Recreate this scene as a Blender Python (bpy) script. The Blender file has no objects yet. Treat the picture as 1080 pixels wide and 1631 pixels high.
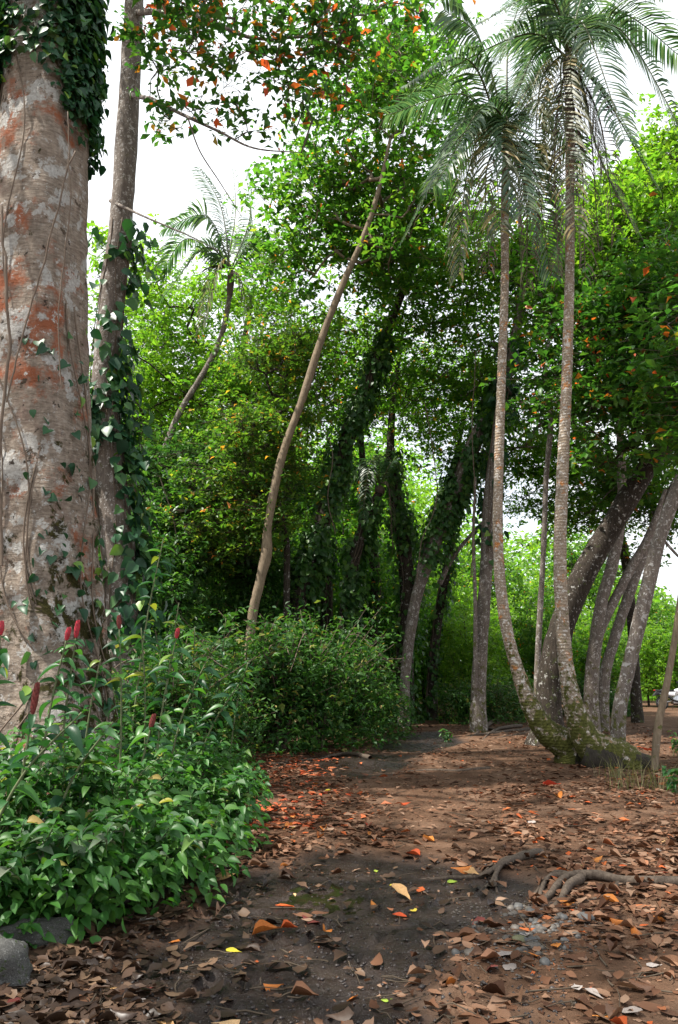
import bpy, math, random
import numpy as np
from mathutils import Vector, Matrix

rnd = random.Random(7)
rng = np.random.default_rng(7)
sc = bpy.context.scene
col = sc.collection

# ------------------------------------------------------------------ camera, sky, sun, exposure
PITCH = math.radians(11.7)
CAM_Z = 1.6
LENS, SENSOR = 18.0, 23.6
cam_data = bpy.data.cameras.new('camera')
cam_data.sensor_fit = 'VERTICAL'
cam_data.sensor_height = SENSOR
cam_data.lens = LENS
cam_data.clip_start = 0.05
cam_data.clip_end = 3000
cam = bpy.data.objects.new('camera', cam_data)
cam.location = (0, 0, CAM_Z)
cam.rotation_euler = (math.pi / 2 + PITCH, 0, 0)
col.objects.link(cam)
sc.camera = cam

SUN_EL, SUN_AZ = math.radians(62), math.radians(-105)      # azimuth from +Y towards +X
world = bpy.data.worlds.new('World')
sc.world = world
world.use_nodes = True
wn, wl = world.node_tree.nodes, world.node_tree.links
wn.clear()
w_out = wn.new('ShaderNodeOutputWorld')
w_bg = wn.new('ShaderNodeBackground')
w_bg.inputs['Strength'].default_value = 0.13
w_sky = wn.new('ShaderNodeTexSky')
w_sky.sky_type = 'NISHITA'
w_sky.sun_disc = False
w_sky.sun_elevation = SUN_EL
w_sky.sun_rotation = SUN_AZ
w_sky.air_density = 1.0
w_sky.dust_density = 2.0
w_tc = wn.new('ShaderNodeTexCoord')
w_noise = wn.new('ShaderNodeTexNoise')
w_noise.inputs['Scale'].default_value = 2.2
w_noise.inputs['Detail'].default_value = 5
w_ramp = wn.new('ShaderNodeValToRGB')
w_ramp.color_ramp.elements[0].position = 0.30
w_ramp.color_ramp.elements[0].color = (0.45, 0.45, 0.45, 1)
w_ramp.color_ramp.elements[1].position = 0.55
w_ramp.color_ramp.elements[1].color = (1, 1, 1, 1)
w_mix = wn.new('ShaderNodeMix')
w_mix.data_type = 'RGBA'
w_mix.inputs[7].default_value = (5.6, 5.8, 6.0, 1)           # bright hazy cloud
wl.new(w_tc.outputs['Generated'], w_noise.inputs['Vector'])
wl.new(w_noise.outputs['Fac'], w_ramp.inputs['Fac'])
wl.new(w_ramp.outputs['Color'], w_mix.inputs[0])
wl.new(w_sky.outputs['Color'], w_mix.inputs[6])
wl.new(w_mix.outputs[2], w_bg.inputs['Color'])
wl.new(w_bg.outputs['Background'], w_out.inputs['Surface'])

sun_data = bpy.data.lights.new('sun', 'SUN')
sun_data.energy = 5.0
sun_data.angle = math.radians(0.7)
sun_data.color = (1.0, 0.95, 0.86)
sun = bpy.data.objects.new('sun', sun_data)
_sd = Vector((math.sin(SUN_AZ) * math.cos(SUN_EL), math.cos(SUN_AZ) * math.cos(SUN_EL), math.sin(SUN_EL)))
sun.rotation_euler = (-_sd).to_track_quat('-Z', 'Y').to_euler()
sun.location = _sd * 60
col.objects.link(sun)

sc.view_settings.view_transform = 'Standard'
sc.view_settings.look = 'None'
sc.view_settings.gamma = 1
sc.view_settings.use_curve_mapping = False
sc.view_settings.exposure = 1.1
sc.render.engine = 'CYCLES'
sc.cycles.use_denoising = True
sc.cycles.max_bounces = 7
sc.cycles.diffuse_bounces = 3
sc.cycles.glossy_bounces = 2
sc.cycles.transmission_bounces = 4
sc.cycles.transparent_max_bounces = 4
sc.cycles.use_adaptive_sampling = True

# ------------------------------------------------------------------ picture to place
FPX = 1631 * LENS / SENSOR
CP, SP = math.cos(PITCH), math.sin(PITCH)

def ray(px, py):
    u, v = (px - 540) / FPX, -(py - 815.5) / FPX
    return np.array([u, CP - v * SP, SP + v * CP])

def P(px, py, d):
    """world point seen at (px, py) of the photograph, d metres in front of the camera along the ground"""
    r = ray(px, py)
    return np.array([0, 0, CAM_Z]) + r * (d / r[1])

def G(px, py):
    """point of the level ground"""
    r = ray(px, py)
    return np.array([0, 0, CAM_Z]) + r * (-CAM_Z / r[2])

def scale_at(p):
    """metres per photograph pixel at a place"""
    return (p[1] * CP + (p[2] - CAM_Z) * SP) / FPX

# ------------------------------------------------------------------ noise
def _hash(i, j, k, s):
    h = (i * 374761393 + j * 668265263 + k * 2147483647 + s * 1274126177) & 0xFFFFFFFF
    h = ((h ^ (h >> 13)) * 1274126177) & 0xFFFFFFFF
    h = ((h ^ (h >> 16)) * 2246822519) & 0xFFFFFFFF
    return ((h ^ (h >> 15)) & 0xFFFFFF) / float(0xFFFFFF)

def vnoise(p, s=0):
    p = np.asarray(p, float)
    i = np.floor(p).astype(np.int64)
    f = p - i
    f = f * f * (3 - 2 * f)
    out = 0
    for a in (0, 1):
        for b in (0, 1):
            for c in (0, 1):
                w = (f[:, 0] if a else 1 - f[:, 0]) * (f[:, 1] if b else 1 - f[:, 1]) * (f[:, 2] if c else 1 - f[:, 2])
                out = out + w * _hash(i[:, 0] + a, i[:, 1] + b, i[:, 2] + c, s)
    return out

def fbm(p, s=0, octv=4, lac=2.1, gain=.5):
    out, a, n = 0, 1.0, 0
    p = np.asarray(p, float)
    for o in range(octv):
        out = out + a * vnoise(p, s + o * 17)
        n += a
        a *= gain
        p = p * lac
    return out / n

def n2(x, y, sc_, s=0, octv=3):
    x = np.atleast_1d(np.asarray(x, float)); y = np.atleast_1d(np.asarray(y, float))
    return fbm(np.stack([x * sc_, y * sc_, np.full_like(x, .37)], 1), s, octv)

def unit(a):
    a = np.asarray(a, float)
    return a / np.maximum(np.linalg.norm(a, axis=-1, keepdims=True), 1e-9)

# ------------------------------------------------------------------ meshes and objects
def mesh(name, V, F, mat, smooth=True, attr=None):
    V = np.asarray(V, np.float32)
    F = [np.asarray(f, np.int32) for f in (F if isinstance(F, list) and not isinstance(F[0], tuple) else [F])]
    F = [f for f in F if len(f)]
    me = bpy.data.meshes.new(name)
    me.vertices.add(len(V))
    me.vertices.foreach_set('co', V.ravel())
    li = np.concatenate([f.ravel() for f in F])
    tot = np.concatenate([np.full(len(f), f.shape[1], np.int32) for f in F])
    st = np.concatenate([[0], np.cumsum(tot)[:-1]]).astype(np.int32)
    me.loops.add(len(li))
    me.loops.foreach_set('vertex_index', li)
    me.polygons.add(len(tot))
    me.polygons.foreach_set('loop_start', st)
    me.polygons.foreach_set('use_smooth', np.full(len(tot), smooth, bool))
    me.update(calc_edges=True)
    if attr:
        for k, v in attr.items():
            a = me.attributes.new(k, 'FLOAT', 'POINT')
            a.data.foreach_set('value', np.asarray(v, np.float32))
    for m in (mat if isinstance(mat, (list, tuple)) else [mat]):
        me.materials.append(m)
    return me

def link(name, data, parent=None, M=None):
    o = bpy.data.objects.new(name, data)
    col.objects.link(o)
    if parent is not None:
        o.parent = parent
    if M is not None:
        o.matrix_basis = M
    return o

def tag(o, label=None, cat=None, group=None, kind=None):
    if label: o['label'] = label
    if cat: o['category'] = cat
    if group: o['group'] = group
    if kind: o['kind'] = kind
    return o

def thing(name, label, cat, loc=(0, 0, 0), group=None):
    o = link(name, None, None, Matrix.Translation(Vector(loc)))
    o.empty_display_size = .2
    return tag(o, label, cat, group)

def copy_tree(o, parent=None):
    c = o.copy()
    col.objects.link(c)
    c.parent = parent
    for ch in o.children:
        copy_tree(ch, c)
    return c

class Build:
    def __init__(s): s.V, s.F, s.n = [], {3: [], 4: []}, 0
    def add(s, V, *Fs):
        for F in Fs:
            F = np.asarray(F, np.int64)
            if len(F): s.F[F.shape[1]].append(F + s.n)
        s.V.append(np.asarray(V, float)); s.n += len(V)
    def mesh(s, name, mat, smooth=True, off=(0, 0, 0)):
        return mesh(name, np.concatenate(s.V) - np.asarray(off), [np.concatenate(s.F[k]) for k in (3, 4) if s.F[k]], mat, smooth)

def catmull(pts, n):
    """smooth resampling of control rows (position and anything else) to n rows"""
    p = np.asarray(pts, float)
    if len(p) == 2:
        t = np.linspace(0, 1, n)[:, None]
        return p[0] * (1 - t) + p[1] * t
    p = np.vstack([2 * p[0] - p[1], p, 2 * p[-1] - p[-2]])
    m = len(p) - 3
    t = np.linspace(0, m - 1e-6, n)
    i = t.astype(int); f = (t - i)[:, None]
    a, b, c, d = p[i], p[i + 1], p[i + 2], p[i + 3]
    return .5 * (2 * b + (c - a) * f + (2 * a - 5 * b + 4 * c - d) * f ** 2 + (3 * b - a - 3 * c + d) * f ** 3)

def frames(C):
    T = unit(np.gradient(C, axis=0))
    a = np.array([0, 0, 1.]) if abs(T[0][2]) < .9 else np.array([1., 0, 0])
    N = np.zeros_like(C)
    n = unit(np.cross(T[0], a))
    for i in range(len(C)):
        n = unit(n - T[i] * np.dot(n, T[i]))
        N[i] = n
    return T, N, np.cross(T, N)

def tube(C, R, sides=6, bump=0, bs=3.0, seed=0, lobes=None):
    C, R = np.asarray(C, float), np.asarray(R, float)
    T, N, B = frames(C)
    th = np.linspace(0, 2 * math.pi, sides, endpoint=False)
    D = N[:, None] * np.cos(th)[None, :, None] + B[:, None] * np.sin(th)[None, :, None]
    rr = np.repeat(R[:, None], sides, 1)
    if lobes is not None:
        rr = rr * lobes(C, th)
    V = C[:, None] + D * rr[..., None]
    if bump:
        f = fbm(V.reshape(-1, 3) * bs, seed, 4).reshape(rr.shape) - .5
        V = C[:, None] + D * (rr * (1 + bump * f))[..., None]
    n = len(C)
    V = V.reshape(-1, 3)
    i = np.arange(n - 1)[:, None] * sides
    j = np.arange(sides)[None]; k = (j + 1) % sides
    Q = np.stack([i + j, i + k, i + sides + k, i + sides + j], -1).reshape(-1, 4)
    V = np.vstack([V, C[-1] + T[-1] * R[-1] * .5])
    e = (n - 1) * sides
    tri = np.stack([e + j[0], e + k[0], np.full(sides, n * sides)], -1)
    return V, Q, tri

# ------------------------------------------------------------------ materials
def new_mat(name):
    m = bpy.data.materials.new(name)
    m.use_nodes = True
    nt = m.node_tree
    nt.nodes.clear()
    out = nt.nodes.new('ShaderNodeOutputMaterial')
    return m, nt, out

def N_(nt, typ, **kw):
    n = nt.nodes.new(typ)
    for k, v in kw.items():
        if k.startswith('i_'):
            n.inputs[k[2:].replace('_', ' ')].default_value = v
        else:
            setattr(n, k, v)
    return n

def ramp(nt, fac, stops, const=False):
    r = nt.nodes.new('ShaderNodeValToRGB')
    e = r.color_ramp.elements
    while len(e) < len(stops): e.new(.5)
    for el, (p, c) in zip(e, stops):
        el.position = p
        el.color = (*c, 1) if len(c) == 3 else c
    if const: r.color_ramp.interpolation = 'CONSTANT'
    nt.links.new(fac, r.inputs['Fac'])
    return r.outputs['Color']

def g(v): return (v, v, v)

def mixc(nt, fac, a, b, mode='MIX'):
    m = nt.nodes.new('ShaderNodeMix')
    m.data_type = 'RGBA'; m.blend_type = mode
    for sock, v in ((m.inputs[0], fac), (m.inputs[6], a), (m.inputs[7], b)):
        if isinstance(v, bpy.types.NodeSocket): nt.links.new(v, sock)
        elif isinstance(v, (int, float)): sock.default_value = v
        else: sock.default_value = (*v, 1)
    return m.outputs[2]

def noise(nt, vec, scale, detail=4, rough=.55, dist=0):
    n = N_(nt, 'ShaderNodeTexNoise', i_Scale=scale, i_Detail=detail, i_Roughness=rough, i_Distortion=dist)
    if vec is not None: nt.links.new(vec, n.inputs['Vector'])
    return n.outputs['Fac']

def coords(nt, scale=(1, 1, 1)):
    tc = nt.nodes.new('ShaderNodeTexCoord')
    mp = nt.nodes.new('ShaderNodeMapping')
    mp.inputs['Scale'].default_value = scale
    nt.links.new(tc.outputs['Object'], mp.inputs['Vector'])
    return mp.outputs['Vector']

def bump(nt, h, strength, dist, normal=None):
    b = N_(nt, 'ShaderNodeBump', i_Strength=strength, i_Distance=dist)
    nt.links.new(h, b.inputs['Height'])
    if normal is not None: nt.links.new(normal, b.inputs['Normal'])
    return b.outputs['Normal']

LEAF_GAIN = 1.45

def leaf_mat(name, stops, trans=.4, rough=.42, per='island', tint=(1.5, 1.7, .7), spec=.4, const=False, mottled=0.0):
    """thin leaf: glossy face plus light let through; colour differs from leaf to leaf"""
    if not name.startswith(('litter', 'fallen', 'palm_leaflet_', 'dry')):
        stops = [(q, tuple(x * LEAF_GAIN for x in c)) for q, c in stops]
    m, nt, out = new_mat(name)
    if per == 'island':
        f = nt.nodes.new('ShaderNodeNewGeometry').outputs['Random Per Island']
    else:
        f = nt.nodes.new('ShaderNodeObjectInfo').outputs['Random']
    c = ramp(nt, f, stops, const)
    if mottled:
        v = coords(nt)
        sp = ramp(nt, noise(nt, v, 38, 3, .6), [(.35, g(1 - mottled)), (.65, g(1 + mottled * .4))])
        c = mixc(nt, 1.0, c, sp, 'MULTIPLY')
    p = N_(nt, 'ShaderNodeBsdfPrincipled', i_Roughness=rough)
    p.inputs['Specular IOR Level'].default_value = spec
    nt.links.new(c, p.inputs['Base Color'])
    t = nt.nodes.new('ShaderNodeBsdfTranslucent')
    nt.links.new(mixc(nt, 1.0, c, tint, 'MULTIPLY'), t.inputs['Color'])
    mx = N_(nt, 'ShaderNodeMixShader')
    mx.inputs[0].default_value = trans
    nt.links.new(p.outputs[0], mx.inputs[1])
    nt.links.new(t.outputs[0], mx.inputs[2])
    nt.links.new(mx.outputs[0], out.inputs['Surface'])
    return m

def bark_mat(name, base, lichen=None, lichen_thr=.58, orange=None, orange_thr=.64, moss=None, moss_thr=.6, moss_low=0.0,
             ring=0.0, rough=.9, scale=1.0, bumpd=.02, stretch=.25, dark=None, dark_thr=.62):
    m, nt, out = new_mat(name)
    v = coords(nt)
    vs = coords(nt, (1, 1, stretch))
    fine = noise(nt, vs, 14 * scale, 8, .65)
    c = ramp(nt, fine, [(.25, base[0]), (.5, base[1]), (.75, base[2])])
    c = mixc(nt, .5, c, ramp(nt, noise(nt, v, 1.6 * scale, 5, .6), [(.3, g(.55)), (.7, g(1.35))]), 'MULTIPLY')
    def patch(c, colr, thr, sc_, soft=.05, detail=7, dist=.4):
        f = ramp(nt, noise(nt, v, sc_ * scale, detail, .62, dist), [(thr, g(0)), (thr + soft, g(1))])
        return mixc(nt, f, c, colr)
    if orange: c = patch(c, orange, orange_thr, 2.3, .10)
    if dark: c = patch(c, dark, dark_thr, 4.1, .04)
    if lichen:
        c = patch(c, lichen, lichen_thr, 5.3, .04)
        c = patch(c, tuple(min(1, x * 1.15) for x in lichen), lichen_thr + .03, 12.0, .03)
    if moss:
        sx = nt.nodes.new('ShaderNodeSeparateXYZ')
        nt.links.new(v, sx.inputs[0])
        mr = N_(nt, 'ShaderNodeMapRange', i_From_Min=0.0, i_From_Max=3.2, i_To_Min=moss_low, i_To_Max=0.0)
        nt.links.new(sx.outputs['Z'], mr.inputs['Value'])
        ad = N_(nt, 'ShaderNodeMath', operation='ADD')
        nt.links.new(noise(nt, v, 3.4 * scale, 8, .66, .3), ad.inputs[0])
        nt.links.new(mr.outputs[0], ad.inputs[1])
        f = ramp(nt, ad.outputs[0], [(moss_thr, g(0)), (moss_thr + .07, g(1))])
        mc = ramp(nt, noise(nt, v, 22, 4), [(.3, tuple(x * .55 for x in moss)), (.7, tuple(x * 1.3 for x in moss))])
        c = mixc(nt, f, c, mc)
    p = N_(nt, 'ShaderNodeBsdfPrincipled', i_Roughness=rough)
    p.inputs['Specular IOR Level'].default_value = .2
    nt.links.new(c, p.inputs['Base Color'])
    nrm = bump(nt, fine, .8, bumpd)
    nrm = bump(nt, noise(nt, v, 7 * scale, 7, .7), .6, bumpd, nrm)
    if ring:
        w = N_(nt, 'ShaderNodeTexWave', wave_type='BANDS', bands_direction='Z', i_Scale=ring, i_Distortion=3.5, i_Detail=3, i_Detail_Scale=1.2)
        nt.links.new(v, w.inputs['Vector'])
        nrm = bump(nt, w.outputs['Fac'], .5, bumpd, nrm)
    nt.links.new(nrm, p.inputs['Normal'])
    nt.links.new(p.outputs[0], out.inputs['Surface'])
    return m

def plain(name, c, rough=.6, metal=0.0, spec=.4, var=.25, vscale=9):
    m, nt, out = new_mat(name)
    v = coords(nt)
    cc = mixc(nt, 1.0, c, ramp(nt, noise(nt, v, vscale, 5), [(.3, g(1 - var)), (.7, g(1 + var * .5))]), 'MULTIPLY')
    p = N_(nt, 'ShaderNodeBsdfPrincipled', i_Roughness=rough, i_Metallic=metal)
    p.inputs['Specular IOR Level'].default_value = spec
    nt.links.new(cc, p.inputs['Base Color'])
    nt.links.new(p.outputs[0], out.inputs['Surface'])
    return m

MT = {}
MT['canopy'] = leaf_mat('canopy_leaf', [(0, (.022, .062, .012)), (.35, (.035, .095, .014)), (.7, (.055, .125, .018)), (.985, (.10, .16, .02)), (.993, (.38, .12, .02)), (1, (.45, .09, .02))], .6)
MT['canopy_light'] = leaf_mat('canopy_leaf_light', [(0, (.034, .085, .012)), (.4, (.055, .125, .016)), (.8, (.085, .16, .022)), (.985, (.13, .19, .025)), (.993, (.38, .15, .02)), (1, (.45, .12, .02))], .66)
MT['almond'] = leaf_mat('almond_leaf', [(0, (.016, .055, .015)), (.5, (.03, .085, .018)), (.86, (.05, .11, .02)), (.89, (.28, .11, .02)), (.93, (.38, .09, .025)), (1, (.38, .05, .025))], .45, const=False)
MT['almond_green'] = leaf_mat('almond_leaf_green', [(0, (.018, .06, .014)), (.5, (.035, .095, .018)), (.96, (.06, .125, .02)), (.972, (.30, .11, .02)), (1, (.40, .06, .025))], .45)
MT['yellowing'] = leaf_mat('yellowing_leaf', [(0, (.03, .08, .014)), (.6, (.06, .12, .018)), (.93, (.10, .145, .02)), (.97, (.24, .19, .03)), (1, (.46, .15, .03))], .5)
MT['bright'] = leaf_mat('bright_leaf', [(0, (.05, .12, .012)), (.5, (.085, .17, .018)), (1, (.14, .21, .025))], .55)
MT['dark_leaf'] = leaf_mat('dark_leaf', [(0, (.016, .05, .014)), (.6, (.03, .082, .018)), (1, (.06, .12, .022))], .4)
MT['ivy'] = leaf_mat('ivy_leaf', [(0, (.008, .032, .016)), (.6, (.016, .055, .022)), (.93, (.035, .085, .025)), (1, (.12, .2, .03))], .25, .42, spec=.3)
MT['ivy_o'] = leaf_mat('ivy_leaf_single', [(0, (.008, .032, .016)), (.6, (.016, .055, .022)), (.93, (.035, .085, .025)), (1, (.12, .2, .03))], .25, .42, 'object', spec=.3)
MT['shrub'] = leaf_mat('shrub_leaf', [(0, (.02, .072, .014)), (.6, (.036, .11, .019)), (1, (.062, .145, .026))], .35, .46, spec=.35)
MT['shrub_o'] = leaf_mat('shrub_leaf_single', [(0, (.014, .058, .014)), (.55, (.028, .09, .017)), (.9, (.05, .12, .02)), (.965, (.08, .145, .03)), (.98, (.22, .22, .05)), (1, (.25, .17, .06))], .32, .45, 'object', spec=.35, mottled=.25)
MT['shrub_dusty'] = leaf_mat('shrub_leaf_dusty', [(0, (.055, .10, .05)), (.6, (.09, .125, .075)), (1, (.13, .14, .10))], .25, .5, 'object', tint=(1.1, 1.2, .7), spec=.3, mottled=.3)
MT['shrub_mid'] = leaf_mat('shrub_leaf_mid', [(0, (.014, .045, .012)), (.5, (.026, .07, .016)), (.9, (.045, .10, .02)), (.96, (.10, .12, .03)), (1, (.17, .13, .05))], .36, .5, spec=.25)
MT['ginger'] = leaf_mat('ginger_leaf', [(0, (.010, .04, .016)), (.7, (.02, .07, .022)), (.92, (.05, .13, .02)), (1, (.16, .16, .03))], .33, .38, 'object', spec=.3)
MT['palm'] = leaf_mat('palm_leaflet', [(0, (.028, .06, .036)), (.6, (.055, .095, .052)), (1, (.11, .14, .075))], .4, .38, tint=(1.3, 1.6, .8))
MT['palm_old'] = leaf_mat('palm_leaflet_old', [(0, (.045, .075, .035)), (.6, (.09, .10, .04)), (.85, (.19, .16, .05)), (1, (.28, .20, .06))], .35, .5, tint=(1.3, 1.3, .8))
MT['palm_dead'] = leaf_mat('palm_leaflet_dead', [(0, (.085, .062, .055)), (.6, (.15, .105, .09)), (1, (.21, .16, .13))], .25, .7, tint=(1.2, 1.1, .9), spec=.2)
MT['grass'] = leaf_mat('grass_blade', [(0, (.06, .16, .015)), (.6, (.10, .24, .02)), (1, (.16, .30, .03))], .4, .5)
MT['dry_grass'] = leaf_mat('dry_grass_blade', [(0, (.10, .10, .04)), (.6, (.2, .17, .08)), (1, (.06, .11, .03))], .3, .6)
MT['litter'] = leaf_mat('litter_leaf', [(0, (.032, .015, .009)), (.22, (.08, .038, .022)), (.5, (.135, .066, .038)), (.75, (.19, .105, .065)), (.93, (.225, .15, .105)), (.97, (.30, .09, .03)), (1, (.40, .08, .025))], .1, .6, tint=(1.2, 1, .8), spec=.08)
MT['litter_wet'] = leaf_mat('litter_leaf_wet', [(0, (.016, .010, .007)), (.5, (.04, .024, .016)), (.8, (.08, .047, .031)), (1, (.15, .095, .06))], .08, .42, tint=(1.2, 1, .8), spec=.2)
MT['litter_red'] = leaf_mat('litter_leaf_red', [(0, (.10, .05, .035)), (.4, (.22, .10, .06)), (.7, (.40, .12, .05)), (1, (.50, .09, .04))], .15, .55, tint=(1.3, 1, .7), spec=.08)
for k, stops in {
    'brown': [(0, (.06, .028, .017)), (.5, (.125, .062, .036)), (1, (.20, .118, .076))],
    'wet': [(0, (.02, .012, .009)), (.6, (.05, .03, .021)), (1, (.10, .062, .042))],
    'orange': [(0, (.36, .12, .03)), (1, (.52, .20, .05))],
    'red': [(0, (.40, .045, .025)), (1, (.50, .09, .03))],
    'tan': [(0, (.42, .25, .11)), (1, (.55, .36, .19))],
    'yellow': [(0, (.60, .52, .05)), (1, (.66, .50, .07))],
    'lime': [(0, (.30, .42, .06)), (1, (.42, .46, .07))],
    'maroon': [(0, (.13, .035, .03)), (1, (.20, .06, .05))],
    'grey': [(0, (.26, .22, .20)), (1, (.36, .32, .30))]}.items():
    MT['fl_' + k] = leaf_mat('fallen_leaf_' + k, stops, .12, .5 if k != 'wet' else .38, 'object', tint=(1.2, 1.05, .7), spec=.1 if k != 'wet' else .25, mottled=.45)

def giant_bark():
    m, nt, out = new_mat('bark_giant')
    v = coords(nt); vh = coords(nt, (1, 1, 4.5)); vv = coords(nt, (1, 1, .22))
    fine = noise(nt, vh, 7, 9, .68)
    streak = noise(nt, vv, 11, 8, .65)
    c = ramp(nt, fine, [(.28, (.15, .118, .09)), (.5, (.31, .25, .20)), (.72, (.47, .41, .35))])
    c = mixc(nt, .7, c, ramp(nt, streak, [(.3, g(.55)), (.7, g(1.3))]), 'MULTIPLY')
    def patch(c, colr, sc_, thr, soft, vec=v, detail=12, rough=.72, dist=.12):
        return mixc(nt, ramp(nt, noise(nt, vec, sc_, detail, rough, dist), [(thr, g(0)), (thr + soft, g(1))]), c, colr)
    c = patch(c, (.32, .115, .06), .8, .535, .07)
    c = patch(c, (.26, .185, .15), 1.3, .55, .12)
    wh = ramp(nt, noise(nt, v, 26, 5, .6), [(.3, (.36, .34, .31)), (.7, (.60, .585, .56))])
    c = patch(c, wh, 2.1, .535, .03)
    c = patch(c, (.10, .075, .055), 3.3, .61, .03)
    c = patch(c, wh, 6.5, .60, .03)
    sx = nt.nodes.new('ShaderNodeSeparateXYZ'); nt.links.new(v, sx.inputs[0])
    def rng_(sock, a0, a1, b0, b1):
        r = N_(nt, 'ShaderNodeMapRange', i_From_Min=a0, i_From_Max=a1, i_To_Min=b0, i_To_Max=b1); nt.links.new(sock, r.inputs['Value']); return r.outputs[0]
    def add(p, q):
        n = N_(nt, 'ShaderNodeMath', operation='ADD'); nt.links.new(p, n.inputs[0]); nt.links.new(q, n.inputs[1]); return n.outputs[0]
    mz = add(rng_(sx.outputs['Z'], 0.5, 5.5, .07, -.03), rng_(sx.outputs['X'], 0.0, .7, -.03, .06))
    ms = ramp(nt, add(noise(nt, v, 2.6, 11, .7, .5), mz), [(.575, g(0)), (.615, g(1))])
    c = mixc(nt, ms, c, ramp(nt, noise(nt, v, 30, 5), [(.3, (.022, .02, .008)), (.7, (.075, .068, .02))]))
    c = patch(c, (.05, .04, .032), 5.2, .61, .025)
    p = N_(nt, 'ShaderNodeBsdfPrincipled', i_Roughness=.92)
    p.inputs['Specular IOR Level'].default_value = .12
    nt.links.new(c, p.inputs['Base Color'])
    nrm = bump(nt, fine, 1.0, .07)
    nrm = bump(nt, streak, .9, .05, nrm)
    nrm = bump(nt, noise(nt, v, 3.2, 9, .7, 1.0), .9, .10, nrm)
    nrm = bump(nt, noise(nt, v, 24, 7, .7), .8, .015, nrm)
    nrm = bump(nt, ms, .6, .02, nrm)
    nt.links.new(nrm, p.inputs['Normal'])
    nt.links.new(p.outputs[0], out.inputs['Surface'])
    return m
MT['bark_giant'] = giant_bark()
MT['bark_palm'] = bark_mat('bark_palm', [(.125, .094, .064), (.235, .185, .135), (.35, .29, .23)], lichen=(.46, .43, .39), lichen_thr=.56, orange=(.36, .15, .045), orange_thr=.56,
                           moss=(.07, .072, .016), moss_thr=.64, moss_low=.30, ring=5.5, scale=2.2, bumpd=.012, stretch=1.4)
MT['bark_pale'] = bark_mat('bark_pale', [(.11, .082, .054), (.18, .136, .092), (.26, .205, .145)], lichen=(.30, .27, .23), lichen_thr=.66, moss=(.09, .10, .025), moss_thr=.64, moss_low=.1, scale=2, bumpd=.012)
MT['bark_grey'] = bark_mat('bark_grey', [(.075, .06, .05), (.14, .115, .097), (.22, .186, .16)], lichen=(.34, .32, .30), lichen_thr=.57, moss=(.085, .085, .024), moss_thr=.62, moss_low=.14, scale=1.8, bumpd=.016)
MT['bark_dark'] = bark_mat('bark_dark', [(.013, .010, .007), (.030, .023, .017), (.062, .048, .037)], lichen=(.26, .25, .23), lichen_thr=.60, moss=(.05, .06, .018), moss_thr=.60, moss_low=.06, scale=1.7, bumpd=.02)
MT['twig'] = plain('twig', (.075, .058, .042), .9, spec=.1)
MT['stem'] = plain('stem', (.10, .12, .05), .7)
MT['vine'] = plain('vine', (.14, .105, .08), .85, spec=.15)
MT['root'] = bark_mat('bark_root', [(.035, .025, .018), (.075, .056, .042), (.125, .097, .074)], lichen=(.22, .19, .16), lichen_thr=.66, moss=(.07, .09, .02), moss_thr=.66, scale=3, bumpd=.01, rough=.8)
MT['stone'] = plain('stone', (.07, .06, .051), .65, var=.45, vscale=14)
MT['stone_pale'] = plain('stone_pale', (.095, .082, .07), .6, var=.4, vscale=16)
MT['stone_blue'] = plain('stone_blue', (.068, .067, .066), .6, var=.4, vscale=16)
MT['stone_green'] = plain('stone_green', (.10, .10, .05), .65, var=.4, vscale=16)
MT['boulder'] = bark_mat('boulder_rock', [(.05, .048, .045), (.10, .098, .092), (.17, .166, .155)], lichen=(.24, .24, .23), lichen_thr=.6, moss=(.05, .085, .015), moss_thr=.57, scale=2.2, stretch=1, bumpd=.012)

# ------------------------------------------------------------------ the ground
def poly_world(pts):
    return np.array([G(*p)[:2] for p in pts])

def poly_sd(x, y, poly):
    """signed distance to a polygon, negative inside"""
    d = np.full(x.shape, 1e9); inside = np.zeros(x.shape, bool)
    n = len(poly)
    for i in range(n):
        a, b = poly[i], poly[(i + 1) % n]
        e = b - a
        t = np.clip(((x - a[0]) * e[0] + (y - a[1]) * e[1]) / max(e @ e, 1e-9), 0, 1)
        d = np.minimum(d, np.hypot(x - a[0] - t * e[0], y - a[1] - t * e[1]))
        c = (a[1] > y) != (b[1] > y)
        xx = a[0] + (y - a[1]) / (e[1] if abs(e[1]) > 1e-9 else 1e-9) * e[0]
        inside ^= c & (x < xx)
    return np.where(inside, -d, d)

MUD = [poly_world([(190, 1640), (250, 1590), (170, 1530), (290, 1470), (345, 1405), (420, 1375), (520, 1352), (640, 1362), (760, 1374), (835, 1392), (870, 1428),
                   (800, 1470), (730, 1488), (655, 1540), (640, 1590), (700, 1640)]),
       poly_world([(440, 1216), (505, 1200), (600, 1198), (660, 1203), (650, 1222), (585, 1240), (500, 1238)]),
       poly_world([(610, 1172), (700, 1165), (740, 1180), (690, 1196), (600, 1196)])]
POOLS = [poly_world([(428, 1413), (470, 1402), (530, 1400), (575, 1408), (560, 1424), (505, 1430), (455, 1426)]),
         poly_world([(520, 1424), (560, 1420), (585, 1428), (570, 1440), (530, 1440)]),
         poly_world([(600, 1139), (640, 1134), (690, 1136), (712, 1140), (690, 1146), (640, 1147), (600, 1145)])]
BUSH_EDGE = poly_world([(-400, 1560), (0, 1500), (130, 1480), (330, 1392), (392, 1282), (368, 1205), (240, 1195), (-400, 1210)])
prints = []
for i in range(46):
    p = G(rnd.uniform(300, 780), rnd.uniform(1390, 1631))
    prints.append((p[0], p[1], rnd.uniform(-.6, .6), rnd.uniform(.10, .15), rnd.uniform(.04, .06)))

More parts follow.
